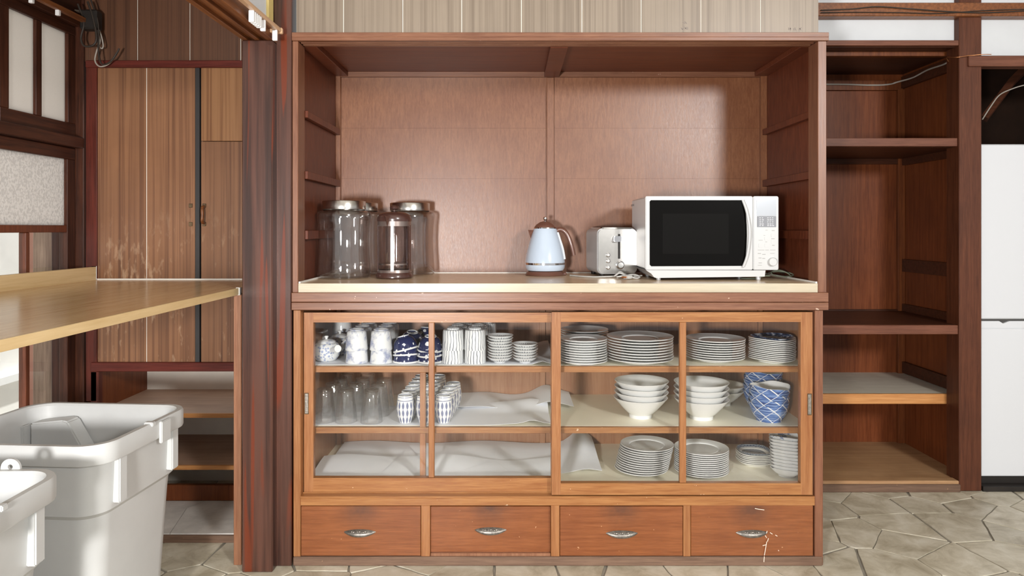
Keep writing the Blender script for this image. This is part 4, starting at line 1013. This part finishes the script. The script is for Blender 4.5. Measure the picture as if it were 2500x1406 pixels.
# inverted cups
def inv_cup(nm, Rr, Rs, Rf, h, n=36, ridge=False):
    # built upside down: rim at z=0, foot ring on top
    o = [(Rr-0.003, 0.0), (Rr, 0.0004), (Rr, 0.004), (Rr-(Rr-Rs)*0.35, h*0.35), (Rr-(Rr-Rs)*0.75, h*0.68), (Rs, h*0.84), (Rs*0.93, h*0.91), (Rf, h*0.935), (Rf, h), (Rf-0.003, h), (Rf-0.004, h*0.955), (0, h*0.95)]
    i = [(0, h*0.90), (Rs*0.86, h*0.86), (Rs-0.003, h*0.80), (Rr-(Rr-Rs)*0.75-0.003, h*0.66), (Rr-(Rr-Rs)*0.35-0.003, h*0.35)]
    prof = list(reversed(o))+i[::-1] if False else i+[]  # placeholder order fixed below
    pts = [(0, h*0.95), (Rf-0.004, h*0.955), (Rf-0.003, h), (Rf, h), (Rf, h*0.935), (Rs*0.93, h*0.91), (Rs, h*0.84), (Rr-(Rr-Rs)*0.75, h*0.68), (Rr-(Rr-Rs)*0.35, h*0.35), (Rr, 0.004), (Rr, 0.0004), (Rr-0.003, 0.0),
           (Rr-(Rr-Rs)*0.35-0.003, h*0.35), (Rr-(Rr-Rs)*0.75-0.003, h*0.66), (Rs-0.003, h*0.80), (Rs*0.86, h*0.86), (0, h*0.90)]
    return lathe_mesh(nm, pts, n, None, 50)
CUP = inv_cup('teacup', 0.0405, 0.0345, 0.0270, 0.0745)
CUP_LINE = lathe_mesh('foot_line', [(0.0272, 0.0712), (0.0275, 0.0708), (0.0275, 0.0722), (0.0272, 0.0718)], 32)
COLN = {871: 'left', 931: 'right'}
ROWN = ['front', 'middle', 'back']
def cup_stack(X, Y, lab2, mesh, mat, nm, group, pitch=0.046, extra=None, seed=0, z=None):
    r_ = random.Random(seed)
    for q, word in enumerate(('lower', 'upper')):
        o = link(nm, mesh, mat, None, (X+r_.uniform(-.001, .001), Y+r_.uniform(-.001, .001), (ZP if z is None else z)+pitch*q), rot=(0, 0, r_.uniform(0, 6.28)))
        tag(o, lab2.format(word), 'cup', group)
        if extra: link('foot_line', extra, 'cer_navyline', o)
plain('cer_navyline', (40, 50, 90), 0.2)
for ci, px in enumerate((871, 931)):
    X = WX(px, 0.133)
    for r in range(3):
        cup_stack(X+(0.004*r if ci == 0 else 0.0)*1.0, 0.133+0.084*r, f'{{}} inverted blue floral cup, {ROWN[r]} of the {COLN[px]} column', CUP, 'cer_bluesketch', 'teacup', 'inverted blue floral cups', extra=CUP_LINE, seed=ci*7+r)
cup_stack(WX(836, 0.40), 0.40, '{} inverted blue floral cup standing alone behind the teapots', CUP, 'cer_bluesketch', 'teacup', 'inverted blue floral cups', extra=CUP_LINE, seed=44)
SC = inv_cup('striped_cup', 0.0392, 0.0372, 0.0225, 0.0780)
for i, (px, Y, lab) in enumerate(((1106, 0.128, 'front left'), (1160, 0.128, 'front right'), (1118, 0.214, 'second row left'), (1167, 0.214, 'second row right'), (1187, 0.300, 'back row right'), (1131, 0.300, 'back row left'))):
    cup_stack(WX(px, Y), Y, f'{{}} inverted white cup with grey stripes, {lab} stack', SC, 'cer_stripes', 'striped_cup', 'inverted grey striped cups', pitch=0.0475, seed=60+i)
# navy bowls, inverted
def inv_bowl():
    R, h = 0.0465, 0.052
    pts = [(0, h*0.90), (0.0175, h*0.91), (0.0185, h), (0.021, h), (0.0215, h*0.90), (0.030, h*0.84), (0.0385, h*0.62), (0.0435, h*0.34), (0.0462, 0.003), (0.0462, 0.0003), (0.0440, 0), (0.0405, h*0.34), (0.0355, h*0.60), (0.027, h*0.78), (0, h*0.84)]
    return lathe_mesh('navy_bowl', pts, 40, None, 50)
NB = inv_bowl()
NBR = lathe_mesh('white_rim', [(0.0464, 0.0060), (0.0476, 0.0045), (0.0476, 0.0004), (0.0458, -0.0002), (0.0456, 0.0004), (0.0460, 0.0045)], 40)
NBF = lathe_mesh('foot_ring', [(0.0180, 0.0500), (0.0182, 0.0526), (0.0214, 0.0526), (0.0218, 0.0500)], 32)
nbw = ['lowest', 'middle', 'topmost']
for i, (px, Y, n, tilt, lab) in enumerate(((991, 0.142, 3, (-11, 4), 'front left'), (1050, 0.142, 3, (-5, -3), 'front right'), (1004, 0.255, 3, (-9, 6), 'rear left'), (1038, 0.350, 3, (-7, -4), 'rear right'))):
    for q in range(n):
        o = link('navy_bowl', NB, 'cer_navy', None, (WX(px, Y), Y+0.004*q, ZP+0.0005+0.0185*q+(0.004 if q else 0)), rot=(math.radians(tilt[0]*q*0.6), math.radians(tilt[1]*q*0.6), i*1.3+q*0.8))
        tag(o, f'{nbw[q]} navy bowl with white leaves, {lab} inverted stack', 'bowl', 'inverted navy bowls')
        link('white_rim', NBR, 'ceramic_white', o); link('foot_ring', NBF, 'ceramic_white', o)
# small ticked dishes
M = bowl_mesh('sauce_dish', 0.0465, 0.021, 0.020, 0.004, 0.0055, 0.6)
stack('sauce_dish', M, 'cer_ticks', 9, 1221, 0.132, ZP, 0.0098, 'small white sauce dish, {} of the taller pile beside striped cups', 'dish', 'small sauce dishes', seed=16, jit=0.0018)
stack('sauce_dish', M, 'cer_ticks', 6, 1282, 0.132, ZP, 0.0098, 'small white sauce dish, {} of the shorter pile on the top shelf', 'dish', 'small sauce dishes', seed=17, jit=0.0018)
# tumblers, inverted glass
TUM = lathe_mesh('tumbler', [(0, 0.118), (0.0255, 0.118), (0.0275, 0.1155), (0.0282, 0.110), (0.0320, 0.075), (0.0372, 0.036), (0.0395, 0.012), (0.0388, 0.0006), (0.0378, 0), (0.0367, 0.0006), (0.0372, 0.012), (0.0350, 0.036), (0.0298, 0.075), (0.0262, 0.104), (0.024, 0.1085), (0, 0.109)], 72, lambda a, r, z: 1+0.022*math.cos(12*a)*min(1, max(0, (0.105-z)/0.02))*min(1, max(0, (z-0.02)/0.02)))
tn = 0
for r, row in enumerate((((793, 0.140), (845, 0.136), (907, 0.128)), ((813, 0.228), (868, 0.226), (925, 0.222)), ((832, 0.316), (886, 0.314), (938, 0.310)), ((846, 0.402), (898, 0.402)))):
    for c, (px, Y) in enumerate(row):
        o = link('tumbler', TUM, 'glass_tumbler', None, (WX(px, Y), Y, ZQ), rot=(0, 0, c+r*0.7))
        tag(o, f'inverted clear glass tumbler, {["front", "second", "third", "rearmost"][r]} row, {["left", "middle", "right"][c]}', 'glass', 'inverted clear tumblers')
# blue lozenge cups
LC = lathe_mesh('lozenge_cup', [(0, 0.002), (0.0175, 0.002), (0.018, 0), (0.0205, 0.0), (0.0235, 0.008), (0.0290, 0.026), (0.0318, 0.046), (0.0316, 0.064), (0.0290, 0.082), (0.0275, 0.096), (0.0270, 0.0985), (0.0258, 0.0985), (0.0262, 0.092), (0.0280, 0.080), (0.0300, 0.062), (0.0300, 0.046), (0.0270, 0.026), (0.02, 0.010), (0, 0.008)], 36)
for c, (px, n) in enumerate(((990, 6), (1037, 6), (1083, 4))):
    X = WX(px, 0.125)
    for r in range(n):
        o = link('lozenge_cup', LC, 'cer_lozenge', None, (X+(0.003*r if c < 2 else 0.006*r), 0.125+0.0665*r, ZQ), rot=(0, 0, 0.4*r+c))
        tag(o, f'white barrel cup with blue lozenges, {["front", "second", "third", "fourth", "fifth", "sixth"][r]} in the {["left", "middle", "right"][c]} row', 'cup', 'blue lozenge cups')

# ================================================================== ON THE WORKTOP
ZA = ZW+0.0005
def jar(X, Y, lab):
    t = thing('glass_jar', lab, 'jar', (X, Y, ZA), 0, 'large glass jars on the worktop')
    b = lathe_mesh('jar_body', [(0, 0.004), (0.085, 0.003), (0.094, 0), (0.099, 0.004), (0.1005, 0.014), (0.0985, 0.05), (0.0955, 0.10), (0.0945, 0.145), (0.0965, 0.195), (0.1000, 0.228), (0.1005, 0.240), (0.097, 0.250), (0.086, 0.2545), (0.078, 0.257), (0.076, 0.262), (0.076, 0.280),
        (0.073, 0.280), (0.073, 0.258), (0.083, 0.2515), (0.094, 0.247), (0.0972, 0.239), (0.0965, 0.228), (0.0935, 0.195), (0.0915, 0.145), (0.0925, 0.10), (0.0955, 0.05), (0.097, 0.018), (0.092, 0.010), (0, 0.010)], 56)
    link('jar_body', b, 'glass_jar', t)
    l = lathe_mesh('lid', [(0, 0.292), (0.076, 0.292), (0.0795, 0.291), (0.081, 0.2885), (0.081, 0.263), (0.082, 0.262), (0.082, 0.260), (0.0795, 0.260), (0.0795, 0.284), (0, 0.286)], 48)
    link('lid', l, 'lid_steel', t)
jar(WX(840, 0.266), 0.266, 'large clear glass jar with steel lid, front left on the worktop')
jar(WX(874, 0.468), 0.468, 'large glass jar half hidden behind the front left jar')
jar(WX(1001, 0.468), 0.468, 'large clear glass jar with steel lid behind the brown press')
fp = thing('french_press', 'brown french press coffee maker standing between the glass jars', 'coffee maker', (WX(963, 0.262), 0.262, ZA), math.radians(-105))
def LP(nm, prof, mat, par, n=44, loc=(0, 0, 0)): return link(nm, lathe_mesh(nm, prof, n), mat, par, loc)
LP('base', [(0, 0), (0.066, 0), (0.0695, 0.004), (0.0695, 0.012), (0.064, 0.022), (0.060, 0.030), (0, 0.030)], 'press_brown', fp)
LP('base_band', [(0.0612, 0.022), (0.0655, 0.022), (0.0635, 0.032), (0.0605, 0.032)], 'press_band', fp)
LP('carafe', [(0.0595, 0.030), (0.0620, 0.030), (0.0620, 0.215), (0.0595, 0.215)], 'glass_smoke', fp)
LP('collar', [(0.0605, 0.196), (0.0628, 0.196), (0.0632, 0.216), (0.0605, 0.216)], 'press_band', fp)
LP('lid', [(0.0, 0.214), (0.0645, 0.214), (0.0655, 0.222), (0.0640, 0.232), (0.0600, 0.240), (0.045, 0.2475), (0.02, 0.251), (0, 0.2515)], 'press_brown', fp)
LP('knob', [(0, 0.250), (0.005, 0.251), (0.006, 0.258), (0.016, 0.262), (0.0175, 0.267), (0.014, 0.272), (0, 0.274)], 'press_brown', fp)
LP('plunger_rod', [(0, 0.06), (0.0025, 0.06), (0.0025, 0.25), (0, 0.25)], 'chrome', fp, 12)
LP('plunger_disc', [(0, 0.05), (0.058, 0.05), (0.058, 0.056), (0, 0.06)], 'steel', fp)
for k in range(5):
    a = k*2*PI/5+0.3
    box('frame_strut', -0.006, 0.006, -0.0012, 0.0012, 0.028, 0.2, 'press_brown', None, 0.0005)
    o = COL.objects[-1] if False else bpy.context.scene.objects[-1]
    o.parent = fp; o.location = (0.0638*math.cos(a), 0.0638*math.sin(a), 0.028); o.rotation_euler = (0, 0, a+PI/2)
bm = bmesh.new()
v = [bm.verts.new(p) for p in ((0.060, -0.014, 0.232), (0.060, 0.014, 0.232), (0.082, 0.0, 0.234), (0.0615, 0.0, 0.188), (0.072, 0, 0.214))]
for f in ((0, 2, 1), (0, 4, 2), (1, 2, 4), (0, 3, 4), (1, 4, 3), (0, 1, 3)): bm.faces.new([v[i] for i in f])
link('spout', to_mesh(bm, 'spout'), 'press_brown', fp)
link('handle', tube_mesh('handle', [(-0.060, 0, 0.205), (-0.085, 0, 0.208), (-0.105, 0, 0.190), (-0.108, 0, 0.13), (-0.100, 0, 0.07), (-0.064, 0, 0.045)], 0.008, 10, 6), 'press_brown', fp)

# kettle
kx, ky = WX(1331, 0.424), 0.424
ke = thing('electric_kettle', 'pale blue enamel electric kettle with brown handle and lid', 'kettle', (kx, ky, ZA))
LP('stand', [(0, 0), (0.079, 0), (0.080, 0.003), (0.076, 0.010), (0.068, 0.017), (0, 0.018)], 'brown_plastic', ke)
LP('body', [(0, 0.018), (0.066, 0.018), (0.073, 0.020), (0.0785, 0.030), (0.0800, 0.042), (0.0800, 0.052), (0.0785, 0.066), (0.0755, 0.085), (0.069, 0.112), (0.061, 0.140), (0.053, 0.166), (0.0475, 0.184), (0.045, 0.188), (0, 0.188)], 'kettle_enamel', ke, 56)
LP('chrome_band', [(0.0795, 0.042), (0.0808, 0.043), (0.0808, 0.0505), (0.0795, 0.0515)], 'chrome', ke, 56)
LP('lid_ring', [(0.040, 0.187), (0.0468, 0.187), (0.0462, 0.191), (0.040, 0.192)], 'chrome', ke)
ld_ = LP('lid', [(0, 0.188), (0.0445, 0.189), (0.0440, 0.193), (0.036, 0.203), (0.024, 0.211), (0.022, 0.2125), (0.010, 0.216), (0, 0.217)], 'brown_plastic', ke)
LP('knob', [(0, 0.214), (0.0035, 0.215), (0.0035, 0.219), (0.0075, 0.2225), (0.0085, 0.2275), (0.0075, 0.2325), (0, 0.2362)], 'chrome', ld_, 24)
link('handle', tube_mesh('handle', [(0.045, -0.004, 0.178), (0.060, -0.008, 0.184), (0.078, -0.012, 0.176), (0.094, -0.014, 0.150), (0.106, -0.016, 0.115), (0.114, -0.016, 0.080)], lambda u: 0.0105-0.003*u, 12, 6), 'brown_plastic', ke)
wg = tube_mesh('water_gauge', [(0.050, -0.016, 0.172), (0.060, -0.018, 0.140), (0.0705, -0.020, 0.105), (0.0775, -0.022, 0.065)], 0.0042, 8, 4)
link('water_gauge', wg, 'silver_plastic', ke)
bm = bmesh.new()
v = [bm.verts.new(p) for p in ((-0.040, -0.016, 0.180), (-0.040, 0.016, 0.180), (-0.069, 0.0, 0.182), (-0.055, 0.0, 0.135), (-0.066, 0.004, 0.172), (-0.066, -0.004, 0.172))]
for f in ((0, 2, 1), (0, 5, 2), (2, 4, 1), (5, 4, 2), (0, 3, 5), (3, 4, 5), (3, 1, 4), (0, 1, 3)): bm.faces.new([v[i] for i in f])
link('spout', to_mesh(bm, 'spout'), 'brown_plastic', ke)
box('power_base_tab', kx+0.062, kx+0.085, ky-0.02, ky+0.02, ZA, ZA+0.012, 'brown_plastic', ke, 0.003)

# toaster (local frame: front face towards -Y)
tz = math.radians(5)
to = thing('toaster', 'brushed steel two-slice toaster between kettle and microwave', 'toaster', (WX(1452, .315)+0.080, 0.435, ZA), tz)
def rbox_mesh(nm, w, d, h, r, z0, axis='Y'):
    """rounded in the XZ outline, extruded along Y"""
    pts = [(x, z+h/2+z0) for x, z in rrect(w, h, r, 6)]
    me = prism_mesh(nm, pts, d, 'Y'); me.transform(Matrix.Translation((0, -d/2, 0))); return autosmooth(me, 35)
tw, td, th = 0.158, 0.225, 0.178
link('casing', rbox_mesh('casing', tw, td-0.012, th, 0.022, 0.010), 'toaster_side', to, (0, 0.006, 0))
link('front_plate', rbox_mesh('front_plate', tw-0.006, 0.008, th-0.006, 0.02, 0.013), 'steel_brushed', to, (0, -td/2+0.002, 0))
link('top_cover', loft_mesh('top_cover', [(tw-0.03, td-0.02, 0.012, 0.186), (tw-0.032, td-0.022, 0.012, 0.1915)], 5), 'steel_brushed', to)
for sx in (-0.022, 0.022): 
    o = link('bread_slot', loft_mesh('bread_slot', [(0.022, 0.15, 0.008, 0.190), (0.022, 0.15, 0.008, 0.1922)], 4), 'dark_gap', to, (sx, 0, 0))
yf = -td/2-0.002
def tl(nm, x0, x1, y0, y1, z0, z1, mat, par=to, bev=0.001):
    bm = bmesh.new(); cx, cy = (x0+x1)/2, (y0+y1)/2
    bm_box(bm, x0-cx, x1-cx, y0-cy, y1-cy, 0, z1-z0); bmesh.ops.recalc_face_normals(bm, faces=bm.faces)
    if bev: bmesh.ops.bevel(bm, geom=list(bm.edges), offset=bev, segments=2, affect='EDGES')
    pl_ = Vector((0, 0, 0)); q = par
    while q is not to and q is not None and q.parent is not None: pl_ += q.location; q = q.parent
    return link(nm, autosmooth(to_mesh(bm, nm), 40), mat, par, Vector((cx, cy, z0))-pl_)
tl('lever_slot', 0.0005, 0.0095, yf-0.0015, yf+0.001, 0.070, 0.166, 'dark_gap', bev=0.0008)
lv = tl('lever', -0.018, 0.028, yf-0.022, yf-0.0016, 0.136, 0.158, 'chrome', bev=0.003)
def disc(nm, x, z, r, d, mat, par, y=None):
    me = lathe_mesh(nm, [(0, 0), (r, 0), (r, d*0.8), (r*0.88, d), (0, d)], 28); me.transform(Matrix.Rotation(PI/2, 4, 'X'))
    return link(nm, me, mat, par, (x, yf if y is None else y, z))
for z in (0.085, 0.062, 0.037):
    b_ = disc('button_ring', -0.038, z, 0.0085, 0.003, 'chrome', to)
    disc('button', 0, 0, 0.006, 0.005, 'white_plastic', b_, 0)
kd = disc('dial_ring', 0.009, 0.046, 0.0165, 0.004, 'chrome', to); disc('dial', 0, 0, 0.0125, 0.014, 'steel', kd, 0)
for x in (-0.055, 0.055):
    for y in (-0.08, 0.085): LPf = link('foot', lathe_mesh('foot', [(0, 0), (0.009, 0), (0.010, 0.011), (0, 0.011)], 16), 'dark_gap', to, (x, y, 0))
# power cord with plug
def onw(l, z=ZA+0.003): return [(WX(x, Y), Y, z+dz) for x, Y, dz in l]
cd = thing('power_cord', 'coiled pale grey power cord with plug in front of the toaster', 'power cord', (WX(1540, .2), 0.2, ZA))
cp = onw([(1392, .36, 0), (1420, .30, 0), (1450, .27, 0), (1480, .262, .002), (1502, .27, .004), (1513, .262, .02), (1524, .25, .012), (1536, .235, .006), (1552, .225, .006), (1566, .232, .008), (1562, .25, .006), (1540, .258, .008), (1518, .24, .004), (1506, .222, .004), (1512, .21, .006), (1532, .216, .010), (1550, .222, .012), (1562, .215, .004), (1554, .205, .0), (1540, .202, .004)])
tube('cord', cp, 0.0031, 'cord_grey', cd, 8, 6)
cp2 = onw([(1500, .255, .004), (1512, .246, .016), (1526, .232, .010), (1538, .212, .004)]); tube('cord_loop', cp2, 0.0031, 'cord_grey', cd, 8, 6)
pgm = loft_mesh('plug', [(0.018, 0.012, 0.004, 0), (0.024, 0.014, 0.004, 0.012), (0.024, 0.014, 0.004, 0.026)], 4)
pg = link('plug', pgm, 'cord_grey', cd, Vector((WX(1540, .2), 0.200, ZA+0.008))-wloc(cd), rot=(math.radians(90), 0, math.radians(-58)))
for dx in (-0.005, 0.005): link('prong', loft_mesh('prong', [(0.0016, 0.006, 0.0005, 0.026), (0.0016, 0.006, 0.0005, 0.040)], 2), 'copper', pg, (dx, 0, 0))

# microwave
my0, mx0, mx1 = 0.132, 0.4805, 0.9600
mz1 = WZ(479, my0); mz0 = WZ(659, my0)
mw = thing('microwave', 'white microwave oven with dark glass door at the right end', 'microwave', ((mx0+mx1)/2, 0.28, ZA))
mc = Vector(((mx0+mx1)/2, 0.28, ZA))
def ml(o, par=mw):
    return o
def front_round(nm, px0, px1, py0, py1, r, Y0, d, mat, par, npx=6):
    x0, x1, z0, z1 = WX(px0, my0), WX(px1, my0), WZ(py1, my0), WZ(py0, my0)
    pts = rrect(x1-x0, z1-z0, r, npx); me = prism_mesh(nm, pts, d, 'Y')
    bm = bmesh.new(); bm.from_mesh(me); bmesh.ops.recalc_face_normals(bm, faces=bm.faces)
    fe = [e for e in bm.edges if all(abs(v_.co.y) < 1e-6 for v_ in e.verts)]
    bmesh.ops.bevel(bm, geom=fe, offset=min(0.003, r*0.4, d*0.4), segments=2, affect='EDGES')
    bm.to_mesh(me); bm.free(); autosmooth(me, 40)
    return link(nm, me, mat, par, Vector(((x0+x1)/2, Y0, (z0+z1)/2))-wloc(par))
box('casing', mx0+0.003, mx1-0.003, my0+0.018, 0.43, mz0+0.002, mz1-0.002, 'silver_plastic', mw, 0.005)
dr = front_round('door', 1576, 1838, 479, 659, 0.006, my0, 0.020, 'white_plastic', mw)
gp = [(1586, 492), (1589, 488.6), (1812, 488.6), (1817, 500), (1820.5, 520), (1822.5, 550), (1823, 575), (1822, 605), (1820, 630), (1817.5, 645), (1813, 649), (1590, 650), (1586, 646)]
me = prism_mesh('window', [(WX(a, my0), WZ(b, my0)) for a, b in reversed(gp)], 0.002, 'Y'); me.transform(Matrix.Translation((-wloc(dr).x, 0, -wloc(dr).z)))
wn = link('window', me, 'black_gloss', dr, (0, -0.0012, 0))
front_round('mesh_screen', 1617, 1779, 521, 620, 0.004, my0-0.0018, 0.002, 'black_mesh', dr)
hpts = [(WX(1813, my0), my0-0.004, WZ(489, my0)), (WX(1821, my0), my0-0.014, WZ(520, my0)), (WX(1826, my0), my0-0.020, WZ(568, my0)), (WX(1822, my0), my0-0.014, WZ(620, my0)), (WX(1814, my0), my0-0.004, WZ(651, my0))]
tube('handle', hpts, 0.006, 'white_plastic', dr, 10, 6, 0.005)
cpn = front_round('control_panel', 1839, 1901, 479, 659, 0.006, my0, 0.020, 'white_plastic', mw)
front_round('display', 1846.6, 1895.5, 488, 527, 0.003, my0-0.001, 0.002, 'lcd_bright', cpn)
l2 = front_round('menu_label', 1848, 1895, 527.5, 554.5, 0.002, my0-0.001, 0.002, 'lcd_grey', cpn)
def prints(nm, rows, mat, par, Yp):
    lst = []
    for x0, x1, y0, y1 in rows: lst.append((WX(x0, my0), WX(x1, my0), Yp, Yp+0.0008, WZ(y1, my0), WZ(y0, my0)))
    return boxes(nm, lst, mat, par, 0)
rp = random.Random(4); rows = []
for yy in (531, 536, 541, 546, 550):
    for xx in (1854, 1860, 1873, 1879, 1885): rows.append((xx, xx+rp.uniform(2, 4.5), yy, yy+1.5))
prints('printed_dots', rows, 'print_white', l2, my0-0.0016)['kind'] = 'stuff'
rows = [(1869, 1874, 561, 562), (1884, 1891, 562, 563.5), (1864, 1868, 574, 575), (1883, 1891, 582, 583.5), (1852, 1862, 586, 587), (1868, 1873, 590, 591), (1885, 1891, 598, 599.5), (1850, 1866, 610, 611), (1868, 1877, 610, 611), (1880, 1893, 610, 611), (1850, 1858, 618, 619.5), (1861, 1869, 620, 621.5), (1880, 1891, 618, 619), (1852, 1859, 629, 630.5), (1861, 1868, 630, 631.5), (1852, 1860, 641, 642.5), (1850, 1860, 647, 648)]
prints('printed_text', rows, 'print_grey', cpn, my0-0.0004)['kind'] = 'stuff'
for px, py in ((1857, 599), (1872, 582), (1872, 599), (1888, 574), (1888, 590)):
    front_round('button', px-6, px+6, py-5, py+5, 0.004, my0-0.0012, 0.002, 'white_plastic', cpn, 4)
me = lathe_mesh('dial', [(0, 0), (0.0155, 0), (0.015, 0.010), (0.0135, 0.012), (0, 0.012)], 32); me.transform(Matrix.Rotation(PI/2, 4, 'X'))
link('dial', me, 'white_plastic', cpn, Vector((WX(1885, my0), my0, WZ(639, my0)))-wloc(cpn))
sk = [(1577, 659.5), (1590, 668), (1597, 677), (1602, 678.5), (1867, 675), (1869, 660)]
me = prism_mesh('skirt', [(WX(a, my0+.004), WZ(b, my0+.004)) for a, b in reversed(sk)], 0.26, 'Y'); me.transform(Matrix.Translation((-mc.x, 0, -mc.z)))
link('skirt', me, 'white_plastic', mw, (0, my0+0.004-mc.y, 0))
for x in (mx0+0.055, mx1-0.06):
    for y in (my0+0.035, 0.38): link('foot', lathe_mesh('foot', [(0, 0), (0.008, 0), (0.009, 0.018), (0, 0.018)], 16), 'silver_plastic', mw, (x-mc.x, y-mc.y, 0))
vents = [(mx0+0.0022, mx0+0.0032, 0.30+0.012*i, 0.306+0.012*i, mz1-0.022-0.004*(j), mz1-0.020-0.004*j) for i in range(6) for j in range(2)]
boxes('vent_slots', [(a, b, c+0.08, d+0.08, e, f) for a, b, c, d, e, f in vents], 'dark_gap', mw, 0)
mcd = thing('power_cord', 'thin green-grey cord coiled at the right of the microwave', 'power cord', (WX(1900, .2), 0.2, ZA))
tube('cord', onw([(1810, .21, -.001), (1830, .195, -.001), (1850, .20, 0), (1865, .225, .006), (1880, .245, .006), (1872, .27, .008), (1878, .30, .014), (1900, .31, .018), (1925, .30, .014), (1937, .275, .008), (1930, .25, .004), (1908, .245, .003), (1888, .262, .008), (1884, .285, .018), (1902, .295, .024), (1922, .285, .014), (1930, .265, .002), (1915, .25, .002)], ZA+0.0034), 0.0024, 'cord_green', mcd, 8, 6)
tube('lead', onw([(1900, .31, .02), (1910, .35, .01), (1940, .40, .0), (1948, .42, .0)], ZA+0.0034), 0.0024, 'cord_dark', mcd, 8, 6)

# ================================================================== BINS
def make_bin(loc, rz, lab):
    b = thing('waste_bin', lab, 'bin', loc, rz, 'grey plastic waste bins under the counter')
    W, Dp, Hh = 0.49, 0.42, 0.62
    lv_ = [(W-0.14, Dp-0.11, 0.05, 0.0), (W-0.12, Dp-0.09, 0.06, 0.012), (W-0.075, Dp-0.060, 0.06, 0.40), (W-0.070, Dp-0.056, 0.06, 0.430), (W-0.050, Dp-0.036, 0.06, 0.442), (W-0.040, Dp-0.028, 0.06, Hh-0.055), (W-0.036, Dp-0.026, 0.06, Hh-0.048),
           (W-0.004, Dp-0.004, 0.07, Hh-0.050), (W, Dp, 0.072, Hh-0.046), (W, Dp, 0.072, Hh-0.006), (W-0.006, Dp-0.006, 0.070, Hh), (W-0.032, Dp-0.032, 0.062, Hh), (W-0.040, Dp-0.040, 0.06, Hh-0.006),
           (W-0.052, Dp-0.040, 0.056, 0.47), (W-0.080, Dp-0.066, 0.055, 0.43), (W-0.125, Dp-0.095, 0.055, 0.02), (W-0.15, Dp-0.12, 0.045, 0.014)]
    link('shell', loft_mesh('shell', lv_, 10, True, True, 32), 'bin_plastic', b)
    def lb(nm, x0, x1, y0, y1, z0, z1, bev=0.003):
        bm = bmesh.new(); cx, cy = (x0+x1)/2, (y0+y1)/2; bm_box(bm, x0-cx, x1-cx, y0-cy, y1-cy, 0, z1-z0)
        bmesh.ops.recalc_face_normals(bm, faces=bm.faces); bmesh.ops.bevel(bm, geom=list(bm.edges), offset=bev, segments=2, affect='EDGES')
        return link(nm, autosmooth(to_mesh(bm, nm), 40), 'bin_plastic', b, (cx, cy, z0))
    for sx in (-1, 1):
        xo = sx*(W/2)
        for yy in (-0.115, 0.125): lb('rib', min(xo-sx*0.032, xo-sx*0.006), max(xo-sx*0.032, xo-sx*0.006), yy-0.016, yy+0.016, 0.455, Hh-0.048)
        for yy in (0.055,): lb('latch_tab', min(xo-sx*0.002, xo+sx*0.008), max(xo-sx*0.002, xo+sx*0.008), yy-0.022, yy+0.022, Hh-0.064, Hh-0.004, 0.002)
        lb('hinge_bump', min(xo-sx*0.022, xo+sx*0.004), max(xo-sx*0.022, xo+sx*0.004), -0.005, 0.012, Hh-0.008, Hh+0.004, 0.002)
    for yy in (-Dp/2-0.002,):
        ring = [(0.021*math.cos(a), 0.021*math.sin(a)) for a in [PI*i/16 for i in range(17)]]
        outer = [(0.021, -0.02)]+ring+[(-0.021, -0.02)]
        bm = bmesh.new(); hole = [(0.0055*math.cos(2*PI*i/16), 0.0055*math.sin(2*PI*i/16)+0.003) for i in range(16)]
        for y in (0, 0.006):
            o_ = [bm.verts.new((u, y, v_)) for u, v_ in outer]; h_ = [bm.verts.new((u, y, v_)) for u, v_ in hole]
            eo = [bm.edges.new((o_[i], o_[(i+1) % len(o_)])) for i in range(len(o_))]; eh = [bm.edges.new((h_[i], h_[(i+1) % 16])) for i in range(16)]
            bmesh.ops.triangle_fill(bm, edges=eo+eh, use_beauty=True)
            if y == 0: oA, hA = o_, h_
        for A, B in ((oA, o_), (hA, h_)):
            for i in range(len(A)): bm.faces.new((A[i], A[(i+1) % len(A)], B[(i+1) % len(A)], B[i]))
        link('handle_lug', to_mesh(bm, 'handle_lug'), 'bin_plastic', b, (-0.115, yy, Hh+0.002))
    # folded grip strap inside
    gp_ = prism_mesh('inner_grip_moulding', [(-0.21, 0.42), (-0.03, 0.42), (-0.045, 0.50), (-0.095, 0.582), (-0.110, 0.586), (-0.21, 0.575)], 0.055, 'Y')
    bm = bmesh.new(); bm.from_mesh(gp_); bmesh.ops.recalc_face_normals(bm, faces=bm.faces); bmesh.ops.bevel(bm, geom=list(bm.edges), offset=0.004, segments=2, affect='EDGES'); bm.to_mesh(gp_); bm.free()
    link('inner_grip_moulding', autosmooth(gp_, 40), 'bin_plastic', b, (0, 0.130, 0))
    return b
make_bin((-1.222, -0.468, 0.0), math.radians(-4), 'tall light grey plastic bin, the farther one under the counter')
make_bin((-1.215, -1.053, 0.0), math.radians(181.5), 'light grey plastic bin nearest the camera at the lower left')
